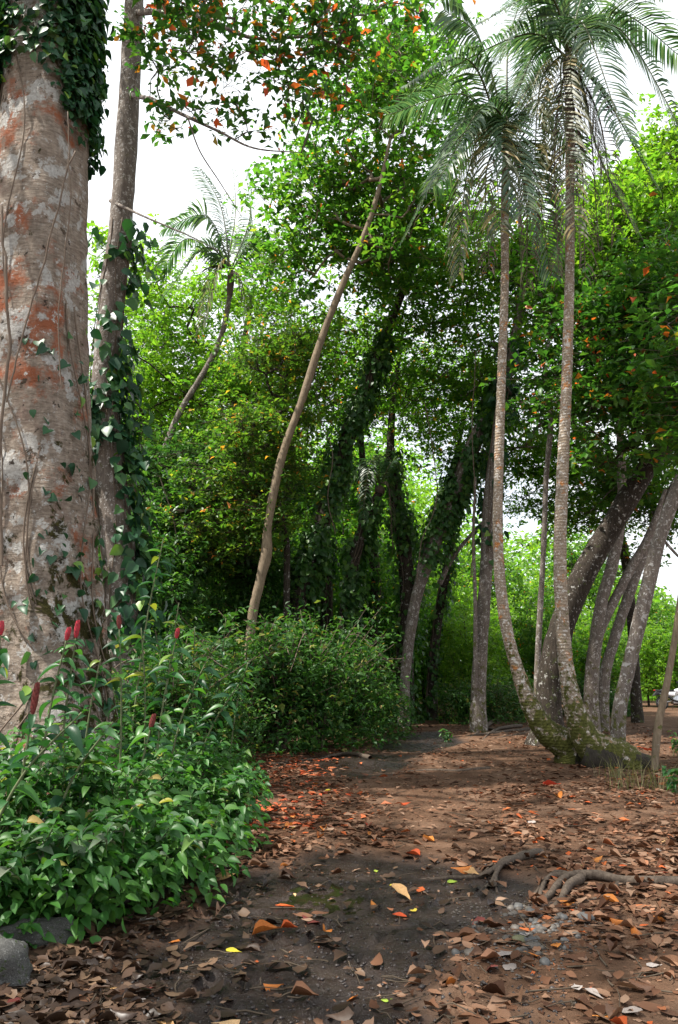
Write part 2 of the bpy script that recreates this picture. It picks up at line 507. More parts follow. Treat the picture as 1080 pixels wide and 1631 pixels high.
def mudness(x, y):
    w = (n2(x, y, 2.4, 3) - .5) * .55 + (n2(x, y, 9, 5) - .5) * .12
    m = np.zeros(x.shape)
    for k, q in enumerate(MUD):
        s = poly_sd(x, y, q) + w * (1 if k == 0 else 1.2)
        m = np.maximum(m, 1 - np.clip((s + .12) / .3, 0, 1))
    return m

def height(x, y):
    x = np.atleast_1d(np.asarray(x, float)); y = np.atleast_1d(np.asarray(y, float))
    m = mudness(x, y)
    near = np.clip((30 - y) / 12, 0, 1)
    z = (n2(x, y, .22, 11) - .5) * .10 * np.clip((y - 3) / 6, 0, 1) + (n2(x, y, 1.1, 21) - .5) * .05
    z += near * (n2(x, y, 5.5, 31, 4) - .5) * .030 * (1 - .3 * m)
    z -= .045 * m
    rid = np.abs(n2(x, y, 9, 41, 4) - .5) * 2
    z += near * m * (.16 - rid) * .075 * np.clip(n2(x, y, 1.7, 47) * 2.2 - .6, 0, 1)
    for (a, b, r, l, w) in prints:
        c, s = math.cos(r), math.sin(r)
        k = np.abs(x - a) + np.abs(y - b) < .5
        if k.any():
            u = ((x[k] - a) * -s + (y[k] - b) * c) / l; v = ((x[k] - a) * c + (y[k] - b) * s) / w
            q = np.sqrt(u * u + v * v)
            z[k] += np.where(q < 1, -.035 * (1 - q ** 4), .018 * np.exp(-((q - 1.15) / .18) ** 2))
    for i, q in enumerate(POOLS):
        s = poly_sd(x, y, q)
        z -= (.022 if i < 2 else .10) * np.clip((.12 - s) / .3, 0, 1)
    h = G(565, 1218)          # churned mud heap beside the path
    e = np.exp(-(((x - h[0]) / .75) ** 2 + ((y - h[1]) / .55) ** 2))
    z += e * (.16 + .22 * (n2(x, y, 3.2, 55, 4) - .5))
    b = poly_sd(x, y, BUSH_EDGE)
    z += .10 * np.clip(-b / .8, 0, 1)
    return z

def H(x, y): return float(height(x, y)[0])

def GH(px, py):
    p = G(px, py); p[2] = H(p[0], p[1]); return p

ys = [-30, -12, -4, 0, 1.5, 2.6]
while ys[-1] < 900: ys.append(ys[-1] * 1.0095 if ys[-1] < 60 else ys[-1] * 1.12)
xs = list(np.arange(-4.2, 6.2, .034))
st = .032
while xs[-1] < 900:
    st *= 1.09; xs.append(xs[-1] + st); xs.insert(0, xs[0] - st)
gx, gy = np.meshgrid(xs, ys)
gz = height(gx.ravel(), gy.ravel())
gm = mudness(gx.ravel(), gy.ravel())
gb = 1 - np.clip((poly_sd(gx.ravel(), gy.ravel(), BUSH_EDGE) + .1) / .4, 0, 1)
nx, ny = len(xs), len(ys)
ii = (np.arange(ny - 1)[:, None] * nx + np.arange(nx - 1)[None]).ravel()
gq = np.stack([ii, ii + 1, ii + nx + 1, ii + nx], 1)

m, nt, out = new_mat('trodden_earth')
v = coords(nt)
at = nt.nodes.new('ShaderNodeAttribute'); at.attribute_name = 'mud'
ah = nt.nodes.new('ShaderNodeAttribute'); ah.attribute_name = 'humus'
f1 = noise(nt, v, 1.3, 8, .62)
f2 = noise(nt, v, 17, 8, .68)
f3 = noise(nt, v, 90, 4, .6)
dry = ramp(nt, f1, [(.3, (.066, .036, .022)), (.5, (.108, .062, .039)), (.7, (.158, .098, .066))])
dry = mixc(nt, .6, dry, ramp(nt, f2, [(.3, g(.45)), (.7, g(1.4))]), 'MULTIPLY')
wet = ramp(nt, noise(nt, v, 2.6, 6, .6), [(.3, (.013, .0083, .0066)), (.55, (.023, .015, .012)), (.75, (.052, .037, .030))])
wet = mixc(nt, .6, wet, ramp(nt, f2, [(.3, g(.5)), (.7, g(1.3))]), 'MULTIPLY')
c = mixc(nt, at.outputs['Fac'], dry, wet)
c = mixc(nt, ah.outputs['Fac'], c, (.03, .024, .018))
p = N_(nt, 'ShaderNodeBsdfPrincipled')
nt.links.new(c, p.inputs['Base Color'])
nt.links.new(mixc(nt, at.outputs['Fac'], g(.06), g(.26)), p.inputs['Specular IOR Level'])
gl = ramp(nt, noise(nt, v, 4.2, 6, .65), [(.40, g(.14)), (.62, g(.46))])
nt.links.new(mixc(nt, at.outputs['Fac'], g(.9), gl), p.inputs['Roughness'])
nn = bump(nt, f2, .9, .03)
def by_dryness(fac_dry, fac_mud):
    m_ = N_(nt, 'ShaderNodeMapRange', i_From_Min=0.0, i_From_Max=1.0, i_To_Min=fac_dry, i_To_Max=fac_mud)
    nt.links.new(at.outputs['Fac'], m_.inputs['Value']); return m_.outputs[0]
for hgt_, ds_, kd_, km_ in ((noise(nt, v, 42, 6, .7, .4), .014, .8, .25), (f3, .006, .6, .15)):
    bn = N_(nt, 'ShaderNodeBump', i_Distance=ds_)
    nt.links.new(by_dryness(kd_, km_), bn.inputs['Strength'])
    nt.links.new(hgt_, bn.inputs['Height']); nt.links.new(nn, bn.inputs['Normal'])
    nn = bn.outputs['Normal']
nt.links.new(nn, p.inputs['Normal'])
nt.links.new(p.outputs[0], out.inputs['Surface'])
MT['earth'] = m
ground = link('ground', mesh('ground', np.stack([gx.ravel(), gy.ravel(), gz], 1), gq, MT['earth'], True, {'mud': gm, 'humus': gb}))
tag(ground, 'bare trodden brown earth with a dark wet mud hollow', 'ground', kind='structure')

m, nt, out = new_mat('puddle_water')
v = coords(nt)
p = N_(nt, 'ShaderNodeBsdfPrincipled', i_Roughness=.06)
nt.links.new(ramp(nt, noise(nt, v, 5, 4), [(.35, (.010, .010, .005)), (.7, (.022, .022, .008))]), p.inputs['Base Color'])
p.inputs['Specular IOR Level'].default_value = .5
nt.links.new(bump(nt, noise(nt, v, 9, 3), .06, .01), p.inputs['Normal'])
nt.links.new(p.outputs[0], out.inputs['Surface'])
MT['water'] = m
for q, lab in zip(POOLS, ('shallow murky puddle in the dark mud hollow', 'small murky puddle beside the mud hollow one', 'long greenish puddle across the far end of the path')):
    c0 = q.mean(0)
    th = np.linspace(0, 2 * math.pi, 40, endpoint=False)
    rr = []
    for t in th:      # outward until well past the shore so the water sheet meets the sloping bed
        s = np.linspace(.01, 8, 400)
        sd = poly_sd(c0[0] + s * math.cos(t), c0[1] + s * math.sin(t), q)
        rr.append(s[np.argmax(sd > (.05 if q is POOLS[2] else .14))])
    V = np.stack([c0[0] + np.array(rr) * np.cos(th), c0[1] + np.array(rr) * np.sin(th)], 1)
    zs = height(np.append(V[:, 0], c0[0]), np.append(V[:, 1], c0[1]))
    if q is POOLS[2]: zl = zs[-1] + .06
    else:
        px_ = rng.uniform(q.min(0), q.max(0), (600, 2)); px_ = px_[poly_sd(px_[:, 0], px_[:, 1], q) < 0]
        zl = float(np.percentile(height(px_[:, 0], px_[:, 1]), 48))
    V = np.vstack([np.column_stack([V, np.full(len(V), zl)]), [c0[0], c0[1], zl]])
    T = np.stack([np.arange(40), (np.arange(40) + 1) % 40, np.full(40, 40)], 1)
    tag(link('puddle', mesh('puddle', V, T, MT['water'])), lab, 'puddle', kind='structure')

# ------------------------------------------------------------------ leaves
def leaf_tpl(wide=.45, cup=.12, droop=.18, tip=0.0):
    """cheap folded leaf: length 1, width 1 (scaled later)"""
    V = np.array([[0, 0, 0], [wide, .5, cup], [wide, -.5, cup], [1, tip, -droop], [wide, 0, 0]])
    F = np.array([[0, 4, 1], [0, 2, 4], [4, 3, 1], [4, 2, 3]])
    return V, F

def leaf_grid(nu=6, nv=2, shape='ellip', cup=.12, droop=.2, wave=.0, seed=0, curl=0.0):
    """finer leaf with a drawn-out outline, midrib fold, droop and curled edges; length 1, width 1"""
    r = np.random.default_rng(seed)
    u = np.linspace(0, 1, nu + 1)
    if shape == 'obov': w = np.sin(np.pi * u ** 1.55) ** .75 * (.35 + .65 * u)
    elif shape == 'heart': w = np.sin(np.pi * np.clip(u * .93 + .07, 0, 1) ** .62) ** .9
    else: w = np.sin(np.pi * u ** .85) ** .85 * (1 - .25 * u)
    w = w / w.max()
    w[0] = .5 if shape == 'heart' else .05; w[-1] = .01
    cols = np.linspace(-1, 1, 2 * nv + 1)
    V = []
    for a, ww in zip(u, w):
        for b in cols:
            y = .5 * ww * b * (1 + wave * .5 * r.uniform(-1, 1))
            z = cup * abs(b) * ww + curl * b * b * ww * .5 - droop * a * a + wave * r.uniform(-.12, .12) * abs(b)
            V.append((a + wave * .06 * r.uniform(-1, 1), y * (1 - .35 * abs(curl) * b * b), z))
    k = len(cols)
    F = [(i * k + j, i * k + j + 1, (i + 1) * k + j + 1, (i + 1) * k + j) for i in range(nu) for j in range(k - 1)]
    return np.array(V), np.array(F)

def scatter(b, pos, dirs, nrm, L, W, tpls, rs):
    """lay leaf templates at pos, pointing along dirs, faces turned to nrm"""
    pos, dirs = np.asarray(pos, float), unit(dirs)
    nrm = np.asarray(nrm, float)
    nrm = unit(nrm - dirs * (nrm * dirs).sum(1, keepdims=True))
    side = np.cross(nrm, dirs)
    L = np.broadcast_to(L, len(pos)); W = np.broadcast_to(W, len(pos))
    which = rs.integers(0, len(tpls), len(pos))
    for t, (TV, TF) in enumerate(tpls):
        k = np.where(which == t)[0]
        if not len(k): continue
        V = (pos[k, None] + dirs[k, None] * (TV[None, :, 0:1] * L[k, None, None]) + side[k, None] * (TV[None, :, 1:2] * W[k, None, None])
             + nrm[k, None] * (TV[None, :, 2:3] * L[k, None, None]))
        F = TF[None] + (np.arange(len(k)) * len(TV))[:, None, None]
        b.add(V.reshape(-1, 3), F.reshape(-1, TF.shape[1]))

def frame_matrix(pos, d, n, L, W):
    d = unit(d); n = unit(n - d * np.dot(n, d)); s = np.cross(n, d)
    M = Matrix.Identity(4)
    for i in range(3):
        M[i][0] = d[i] * L; M[i][1] = s[i] * W; M[i][2] = n[i] * L; M[i][3] = pos[i]
    return M

TPL_ALMOND = [leaf_tpl(.62, .10, .12), leaf_tpl(.60, .16, .25), leaf_tpl(.64, .05, -.05)]
TPL_OVAL = [leaf_tpl(.45, .12, .15), leaf_tpl(.42, .2, .3), leaf_tpl(.48, .06, .05)]

def rosettes(b, centres, rs, leaf_len=.2, per=9, ratio=.5, tpls=TPL_ALMOND, droop=.25, spread=.05):
    """whorls of leaves round twig ends"""
    c = np.repeat(np.asarray(centres), per, 0)
    n = len(c)
    az = rs.uniform(0, 2 * math.pi, n)
    el = rs.normal(-droop * .4, .45, n)
    d = np.stack([np.cos(az) * np.cos(el), np.sin(az) * np.cos(el), np.sin(el)], 1)
    nr = np.stack([rs.normal(0, .45, n), rs.normal(0, .45, n), np.ones(n)], 1)
    L = leaf_len * (.45 + .95 * rs.random(n) ** 1.2)
    scatter(b, c + d * leaf_len * .15 + rs.normal(0, spread, (n, 3)), d, nr, L, L * ratio * rs.uniform(.8, 1.15, n), tpls, rs)

# ------------------------------------------------------------------ trees
WF = .70

def trunk_path(ctrl, d, w, n=None, to_ground=True, wf=None):
    """control points drawn over the photograph at a true distance, widths in photograph pixels"""
    rows = []
    for k, q in enumerate(ctrl):
        dd = q[2] if len(q) > 2 else d
        p = P(q[0], q[1], dd)
        ww = w[min(k, len(w) - 1)] if not np.isscalar(w) else w
        rows.append([*p, ww / 2 * scale_at(p) * (wf or WF)])
    rows = np.array(rows)
    if to_ground:
        p0 = rows[0]
        g0 = H(p0[0], p0[1])
        if p0[2] > g0 + .05:
            dv = p0[:3] - rows[1][:3]
            dv = dv / max(-dv[2], .3)
            q = p0[:3] + dv * min((p0[2] - g0) * .6, 1.2) * .6
            rows = np.vstack([[q[0], q[1], g0 - .12, p0[3] * 1.25], rows])
        else:
            rows[0][2] = g0 - .12
    n = n or max(14, 6 * len(rows))
    return catmull(rows, n)

def grow(base_nodes, base_r, tips, rs, tip_r=.008):
    """join every twig end to the nearest wood already grown; returns chains with radii and the limb each belongs to"""
    pts = [np.array(q, float) for q in base_nodes]
    par = [-1] * len(pts)
    arr = np.array(pts)
    order = np.argsort([np.min(np.linalg.norm(arr - t, axis=1)) for t in tips])
    chains = []
    for t in np.asarray(tips)[order]:
        dd = np.linalg.norm(arr - t, axis=1) + .35 * np.maximum(0, arr[:, 2] - t[2])
        i = int(np.argmin(dd))
        a = arr[i]
        L = np.linalg.norm(t - a)
        k = max(2, int(L / .45))
        ids = [i]
        bow = rs.normal(0, .09 * L, 3); bow[2] = abs(bow[2]) * .6 - .02 * L
        new = []
        for s in np.linspace(0, 1, k + 1)[1:]:
            q = a * (1 - s) + t * s + bow * math.sin(math.pi * s) + (rs.normal(0, .03 * min(L, 1.5), 3) if s < 1 else 0)
            new.append(q); par.append(ids[-1]); ids.append(len(pts)); pts.append(q)
        arr = np.vstack([arr, new])
        chains.append(ids)
    cnt = np.zeros(len(pts))
    for c in chains: cnt[c[-1]] += 1
    for j in range(len(pts) - 1, len(base_nodes) - 1, -1):
        cnt[par[j]] += cnt[j]
    rad = tip_r * np.maximum(cnt, 1) ** .46
    nb = len(base_nodes)
    limb = [-1] * len(pts)
    for j in range(nb, len(pts)):
        limb[j] = j if par[j] < nb else limb[par[j]]
    return np.array(pts), rad, chains, limb, cnt

def twig_prisms(b, A, B, r0=.006, r1=.003):
    A, B = np.asarray(A), np.asarray(B)
    t = unit(B - A); s = unit(np.cross(t, np.array([.3, .2, 1.]))); u = np.cross(t, s)
    V = np.stack([A + s * r0, A + (-.5 * s + .87 * u) * r0, A + (-.5 * s - .87 * u) * r0, B + s * r1, B + (-.5 * s + .87 * u) * r1, B + (-.5 * s - .87 * u) * r1], 1)
    F = np.array([[0, 1, 4, 3], [1, 2, 5, 4], [2, 0, 3, 5]])[None] + (np.arange(len(A)) * 6)[:, None, None]
    b.add(V.reshape(-1, 3), F.reshape(-1, 4))

def blob_tips(blobs, n, rs):
    cs, rr = [], []
    for bl in blobs:
        c = P(bl[0], bl[1], bl[2]); cs.append(c); rr.append(bl[3] * scale_at(c))
    cs, rr = np.array(cs), np.array(rr)
    wt = rr ** 2.2; wt /= wt.sum()
    k = rs.choice(len(cs), n, p=wt)
    u = unit(rs.normal(0, 1, (n, 3))) * (rs.uniform(0, 1, n) ** .42 * rs.choice([1.0, 1.0, 1.35], n))[:, None]
    u[:, 2] *= .85
    return cs[k] + u * rr[k][:, None]

def tree(name, label, ctrl, d, w, bark, blobs=None, ntips=120, leafm='canopy', leaf_len=.2, subs=5, per=8, ratio=.5, seed=1, sub_r=.48,
         group=None, sides=14, bumpy=.32, leaf_frac=.45, from_frac=.45, cat='tree', single=0, tpls=TPL_ALMOND, tip_r=.008, extra=None, droop=.25, flare=1.0):
    rs = np.random.default_rng(seed)
    TP = trunk_path(ctrl, d, w)
    if flare > 1:
        hh = TP[:, 2] - TP[0, 2]
        TP[:, 3] *= 1 + (flare - 1) * np.exp(-hh / .45)
    base = TP[0, :3].copy()
    root = thing(name, label, cat, base, group)
    b = Build(); b.add(*tube(TP[:, :3], TP[:, 3], sides, bumpy, 2.2, seed))
    link('trunk', b.mesh('trunk', MT[bark], off=base), root)
    if extra:
        for (ec, ed, ew) in extra:
            EP = trunk_path(ec, ed, ew, to_ground=False)
            b = Build(); b.add(*tube(EP[:, :3], EP[:, 3], max(6, sides - 3), bumpy, 2.2, seed + 5))
            link('branch', b.mesh('branch', MT[bark], off=base), root)
    if blobs:
        tips = blob_tips(blobs, ntips, rs)
        nodes = list(TP[int(len(TP) * from_frac):, :3])
        if extra:
            for (ec, ed, ew) in extra:
                nodes += list(trunk_path(ec, ed, ew, to_ground=False)[:, :3])
        pts, rad, chains, limb, cnt = grow(nodes, None, tips, rs, tip_r)
        rmax = TP[len(TP) // 2, 3] * .8
        limbs, twigs = {}, Build()
        for ch in chains:
            C = pts[ch]; R = np.minimum(rad[ch], rmax); R[0] = R[1]
            L = limb[ch[-1]]
            s = 6 if R[0] > .04 else 4 if R[0] > .015 else 3
            tgt = limbs.setdefault(L, Build()) if cnt[L] >= 8 else twigs
            tgt.add(*tube(C, R, s))
        for L, bb in limbs.items():
            link('branch', bb.mesh('branch', MT[bark if bark != 'bark_giant' else 'bark_grey'], off=base), root)
        cen = np.repeat(tips, subs, 0) + rs.normal(0, sub_r * 1.1, (len(tips) * subs, 3)) * np.array([1, 1, .38])
        twig_prisms(twigs, np.repeat(tips, subs, 0), cen)
        tag(link('twigs', twigs.mesh('twigs', MT['twig'], off=base), root), kind='stuff')
        cr = Build()
        rosettes(cr, cen, rs, leaf_len, per, ratio, tpls, droop)
        cm = cr.mesh('crown', MT[leafm], off=base)
        tag(link('crown', cm, root), kind='stuff')
    return root, TP

def clothe(name, label, TP, n, leafm, size, rs, cat='vine', t0=0.0, t1=1.0, out_=.12, hang=.5, singles=0, single_mat=None, arc=None, heart=True, group=None, ragged=.0, dens=None):
    """climbing plant: stems winding up a trunk, leaves turned outward and hanging"""
    C, R = TP[:, :3], TP[:, 3]
    T, Nn, B = frames(C)
    base = C[max(0, int(t0 * (len(C) - 1)))].copy()
    root = thing(name, label, cat, base, group)
    t = rs.uniform(t0, t1, n * 3)
    th = rs.uniform(0, 2 * math.pi, n * 3) if arc is None else rs.uniform(arc[0], arc[1], n * 3)
    f = t * (len(C) - 1); i = np.minimum(f.astype(int), len(C) - 2); k = (f - i)[:, None]
    c = C[i] * (1 - k) + C[i + 1] * k
    r = R[i] * (1 - k[:, 0]) + R[i + 1] * k[:, 0]
    dr = Nn[i] * np.cos(th)[:, None] + B[i] * np.sin(th)[:, None]
    pr = fbm(np.column_stack([c[:, 0] * 1.4 + dr[:, 0] * .7, c[:, 2] * .9, dr[:, 1] * .7 + 5]), 77, 3) + rs.normal(0, .07, n * 3)
    if dens is not None: pr = pr + dens(t, dr, c)
    keep = np.argsort(-pr)[:n]
    c, r, dr = c[keep], r[keep], dr[keep]
    o = np.abs(rs.normal(0, out_, len(c)))
    pos = c + dr * (r + .015 + o)[:, None]
    if ragged: pos[:, 2] -= np.abs(rs.normal(0, ragged, len(c))) * (rs.random(len(c)) < .4)
    d = np.stack([rs.normal(0, .5, len(c)), rs.normal(0, .5, len(c)), -np.ones(len(c)) * hang - .2], 1) + dr * .5
    nr = dr + rs.normal(0, .35, (len(c), 3)) + np.array([0, 0, .35])
    L = size * rs.uniform(.55, 1.25, len(c))
    W = L * (.85 if heart else .5)
    # stems
    st = Build()
    for q in range(7):
        ph, tw = rs.uniform(0, 6.28), rs.uniform(-1.5, 1.5)
        if arc is not None: ph, tw = rs.uniform(*arc), rs.uniform(-.3, .3)
        s = np.linspace(t0, t1, 40); ff = s * (len(C) - 1); a = np.minimum(ff.astype(int), len(C) - 2); kk = (ff - a)[:, None]
        an = ph + tw * s * 3 + .25 * np.sin(s * 23 + ph)
        cc = C[a] * (1 - kk) + C[a + 1] * kk + (Nn[a] * np.cos(an)[:, None] + B[a] * np.sin(an)[:, None]) * (R[a] + .012)[:, None]
        st.add(*tube(cc, np.full(40, .011), 4))
    link('stem', st.mesh('stem', MT['vine'], off=base), root)
    tp = [leaf_grid(3, 1, 'heart', .1, .15, 0, 3), leaf_grid(3, 1, 'heart', .18, .3, .1, 4)] if heart else TPL_OVAL
    sidx = np.array([], int)
    if singles:
        # those turned towards the path show largest
        front = np.where(dr[:, 1] < .45)[0]
        sidx = front[:singles]
        ms = [mesh('leaf', *leaf_grid(6, 1, 'heart', .1 + .05 * q, .15 + .08 * q, .12, 30 + q), MT[single_mat]) for q in range(5)]
        for j in sidx:
            link('leaf', ms[j % 5], root, frame_matrix(pos[j] - base, d[j], nr[j], L[j] * 1.15, W[j] * 1.15))
    rest = np.setdiff1d(np.arange(len(pos)), sidx)
    bb = Build(); scatter(bb, pos[rest], d[rest], nr[rest], L[rest], W[rest], tp, rs)
    tag(link('foliage', bb.mesh('foliage', MT[leafm], off=base), root), kind='stuff')
    return root

# ------------------------------------------------------------------ the giant trunk and the climbing leaves on it
def giant():
    d = 11.0
    rows = []
    for (py, xl, xr) in ((1190, -60, 190), (1100, -34, 172), (1000, -16, 163), (880, -10, 152), (740, -12, 143), (600, -14, 137), (450, -12, 133), (320, -4, 133), (200, 4, 136), (80, 14, 140), (-60, 22, 146), (-260, 34, 150)):
        p = P((xl + xr) / 2, py, d)
        rows.append([*p, (xr - xl) / 2 * scale_at(p)])
    rows.insert(0, [rows[0][0], rows[0][1], -.15, rows[0][3] * 1.22])
    TP = catmull(np.array(rows), 260)
    base = TP[0, :3].copy()
    def lobes(C, th):
        z = C[:, 2:3]
        k = .045 + .10 * np.exp(-np.maximum(z, 0) / 1.3)
        # a deep furrow runs down the face towards the path, with shallower flutes around
        a = th[None] + .05 * np.sin(z * .9)
        return 1 + k * np.cos(5 * a + .6) + .5 * k * np.cos(3 * a + 1.0 + .12 * z) + .012 * np.sin(z * 7 + 2 * np.sin(3 * a))
    root = thing('giant_tree', 'huge fluted tree trunk blotched with white lichen, pink bark and moss', 'tree', base)
    b = Build(); b.add(*tube(TP[:, :3], TP[:, 3], 100, .13, 3.0, 5, lobes))
    link('trunk', b.mesh('trunk', MT['bark_giant'], off=base), root)
    # its crown spreads far above and shades the near ground
    rs = np.random.default_rng(4)
    top = TP[-1, :3]
    hubs = [(-6.5, 4.5, 16.5, 3.6), (-8.5, 8, 17.5, 4), (-4, 9, 18.5, 3.6), (-9.5, 2.5, 15.5, 3.6), (-3.5, 4.5, 17.5, 2.6), (-7, 12, 19, 4), (-5.5, 1.0, 15.5, 2.8)]
    tips = []
    for (x, y, z, r) in hubs:
        n = 34
        u = unit(rs.normal(0, 1, (n, 3))) * (rs.uniform(0, 1, n) ** .45 * r)[:, None]
        tips.append(np.array([x, y, z]) + u * np.array([1, 1, .55]))
    tips = np.concatenate(tips)
    up = catmull(np.array([top, top + [-.3, -.2, 2.0], top + [-.6, -.4, 4.0]]), 8)
    b = Build(); b.add(*tube(up - base, np.linspace(TP[-1, 3] * .96, .2, 8), 12, .1)); link('upper_trunk', b.mesh('upper_trunk', MT['bark_grey']), root)
    pts, rad, chains, limb, cnt = grow(list(up), None, tips, rs, .012)
    limbs = {}
    for ch in chains:
        R_ = np.minimum(rad[ch], .22); R_[0] = R_[1]
        limbs.setdefault(limb[ch[-1]], Build()).add(*tube(pts[ch], R_, 6 if R_[0] > .04 else 3))
    for bb in limbs.values(): link('branch', bb.mesh('branch', MT['bark_grey'], off=base), root)
    cr = Build()
    rosettes(cr, np.repeat(tips, 5, 0) + rs.normal(0, .55, (len(tips) * 5, 3)), rs, .24, 6, .5, TPL_OVAL)
    tag(link('crown', cr.mesh('crown', MT['canopy'], off=base), root), kind='stuff')
    return TP
GT = giant()
rs = np.random.default_rng(12)
clothe('climbing_ivy', 'dark glossy ivy wrapping the top of the huge lichened trunk', GT, 4600, 'ivy', .16, rs, t0=.55, t1=.90, out_=.10, singles=290, single_mat='ivy_o',
       dens=lambda t, dr, c: .9 * np.clip((t - .60) / .2, -.6, 1) + .16 * np.abs(dr[:, 0]) - .10 * (dr[:, 1] < -.75) )
clothe('climbing_ivy', 'thin ivy runner with scattered leaves low on the huge lichened trunk', GT, 150, 'ivy', .14, rs, t0=.10, t1=.55, out_=.03, singles=110, single_mat='ivy_o',
       dens=lambda t, dr, c: .25 * (dr[:, 0] > .1) + .2 * (dr[:, 1] < 0))

def vine(label, pts, d, r, rs, group='bare vines on the huge trunk'):
    rows = np.array([P(x, y, dd) for x, y, dd in pts])
    C = catmull(rows, 40)
    C += np.stack([n2(C[:, 2], C[:, 0], 2.2, 5 + k) - .5 for k in range(3)], 1) * .10
    b = Build(); b.add(*tube(C - C[0], np.full(len(C), r), 6, .3, 6))
    tag(link('hanging_vine', b.mesh('hanging_vine', MT['vine']), None, Matrix.Translation(Vector(C[0]))), label, 'vine', group)
vine('thin bare vine slanting up across the middle of the huge trunk', [(10, 640, 10.1), (40, 520, 10.1), (75, 400, 10.1), (100, 300, 10.1), (120, 240, 10.15)], 10, .012, rs)
vine('thick bare vine at the picture edge on the huge trunk', [(2, 900, 10.1), (0, 700, 10.1), (14, 560, 10.1), (8, 420, 10.1), (4, 330, 10.2)], 10, .02, rs)
vine('thin bare vine hanging straight down the furrow of the huge trunk', [(100, 620, 10.1), (96, 480, 10.1), (112, 330, 10.1), (108, 180, 10.1)], 10, .009, rs)

for _p, _l in (([(676, 640, 23), (690, 720, 23), (695, 800, 23), (672, 860, 23), (664, 930, 23)], 'thin dark liana hanging beside the forked tree'), ([(758, 560, 22), (752, 680, 22), (756, 800, 22), (750, 920, 22)], 'straight liana hanging left of the grey tree'),
               ([(500, 560, 22.5), (508, 660, 22.5), (530, 720, 22.5), (522, 790, 22.5), (535, 850, 22.5)], 'pale looping liana on the dark leaning tree'), ([(255, 760, 21), (280, 850, 21), (272, 930, 21), (300, 1000, 21)], 'liana sagging in the shade right of the second trunk')):
    vine(_l, _p, 22, .016, rs, 'lianas hanging in the jungle')

# second trunk behind it: the almond tree whose red-flecked limbs reach over the path
AL, TPA = tree('almond_tree', 'tall grey almond tree behind the huge trunk, red flecked limbs overhead', [(196, 980), (186, 860), (172, 720), (168, 600), (178, 470), (190, 380), (200, 250), (208, 120), (214, 0), (225, -160)], 15, [80, 74, 68, 62, 56, 52, 50, 46, 42, 32],
     'bark_grey', [(285, 30, 12, 85), (375, 45, 12, 85), (470, 25, 12, 80), (250, 95, 13, 45), (330, 110, 12, 50), (430, 115, 12, 60), (520, 70, 12.5, 60), (560, 10, 12, 60), (300, -60, 13, 110), (470, -70, 12.5, 110), (640, -20, 13, 70), (160, -120, 14, 120), (400, 190, 12, 30), (330, 160, 12.2, 50), (470, 185, 12.5, 45), (540, 150, 13, 50), (250, 190, 13, 30)],
     260, 'almond', .185, 4, 6, .52, seed=21, sub_r=.25, from_frac=.6, tip_r=.007, sides=16,
     extra=[([(205, 150, 15), (245, 160, 13.5), (290, 182, 12.6), (350, 210, 12.2), (405, 236, 12), (480, 243, 12)], 13, [12, 10, 8, 6, 4, 2]),
            ([(215, 20, 15), (300, 20, 13), (400, 60, 12.3), (500, 60, 12.2), (580, 90, 12.2)], 13, [14, 11, 8, 5, 2]),
            ([(300, 190, 12.5), (318, 240, 12.4), (350, 290, 12.4), (385, 345, 12.6)], 13, [4, 3, 2.5, 1.5]),
            ([(176, 320, 15), (230, 345, 14), (300, 375, 13.5), (350, 400, 13.5)], 14, [8, 5, 3, 2])])
clothe('philodendron_vine', 'mass of dark broad leaves climbing the trunk behind the huge tree', TPA, 1000, 'ivy', .26, rs, t0=.08, t1=.62, out_=.22, ragged=.25)

# ------------------------------------------------------------------ the trees along and behind the path
tree('leaning_tree', 'smooth pale brown tree leaning over the middle bushes with a knot low down', [(400, 1000), (412, 935), (424, 885), (426, 845), (436, 785), (453, 715), (482, 635), (512, 540), (545, 455), (580, 375), (604, 300), (622, 220)], 20, [22, 21, 26, 20, 19, 19, 18, 17, 15, 13, 10, 7],
     'bark_pale', [(600, 105, 20, 75), (660, 190, 20, 80), (560, 170, 21, 60), (530, 260, 21.5, 65), (610, 280, 22, 100), (690, 320, 20.5, 80), (490, 330, 21.5, 70), (580, 390, 22, 90), (640, 60, 21, 60), (440, 300, 20.5, 45), (690, 110, 21, 50), (470, 420, 21.5, 60), (640, 420, 21, 70)],
     430, 'canopy', .22, 6, 7, .55, seed=31, sub_r=.46, from_frac=.62)
TB = tree('ivy_clad_tree', 'dark ivy clad tree leaning right beside the pale leaning one', [(474, 980), (496, 890), (522, 805), (540, 740), (563, 670), (600, 570), (635, 480), (660, 420)], 24, [40, 36, 36, 34, 34, 28, 20, 12],
     'bark_dark', [(620, 430, 24, 90), (690, 480, 24, 85), (600, 540, 24, 60), (550, 520, 23, 60), (720, 400, 26, 80), (520, 640, 24, 45), (660, 590, 25, 70), (590, 650, 25, 45), (620, 360, 25, 70), (480, 560, 23, 50)],
     270, 'canopy_light', .20, 5, 8, .52, seed=32, from_frac=.4)[1]
clothe('climbing_ivy', 'ivy hanging on the dark tree beside the pale leaning one', TB, 3600, 'dark_leaf', .2, rs, t0=.05, t1=.8, out_=.16, ragged=.3, dens=lambda t, dr, c: .12 * (dr[:, 1] < .2))
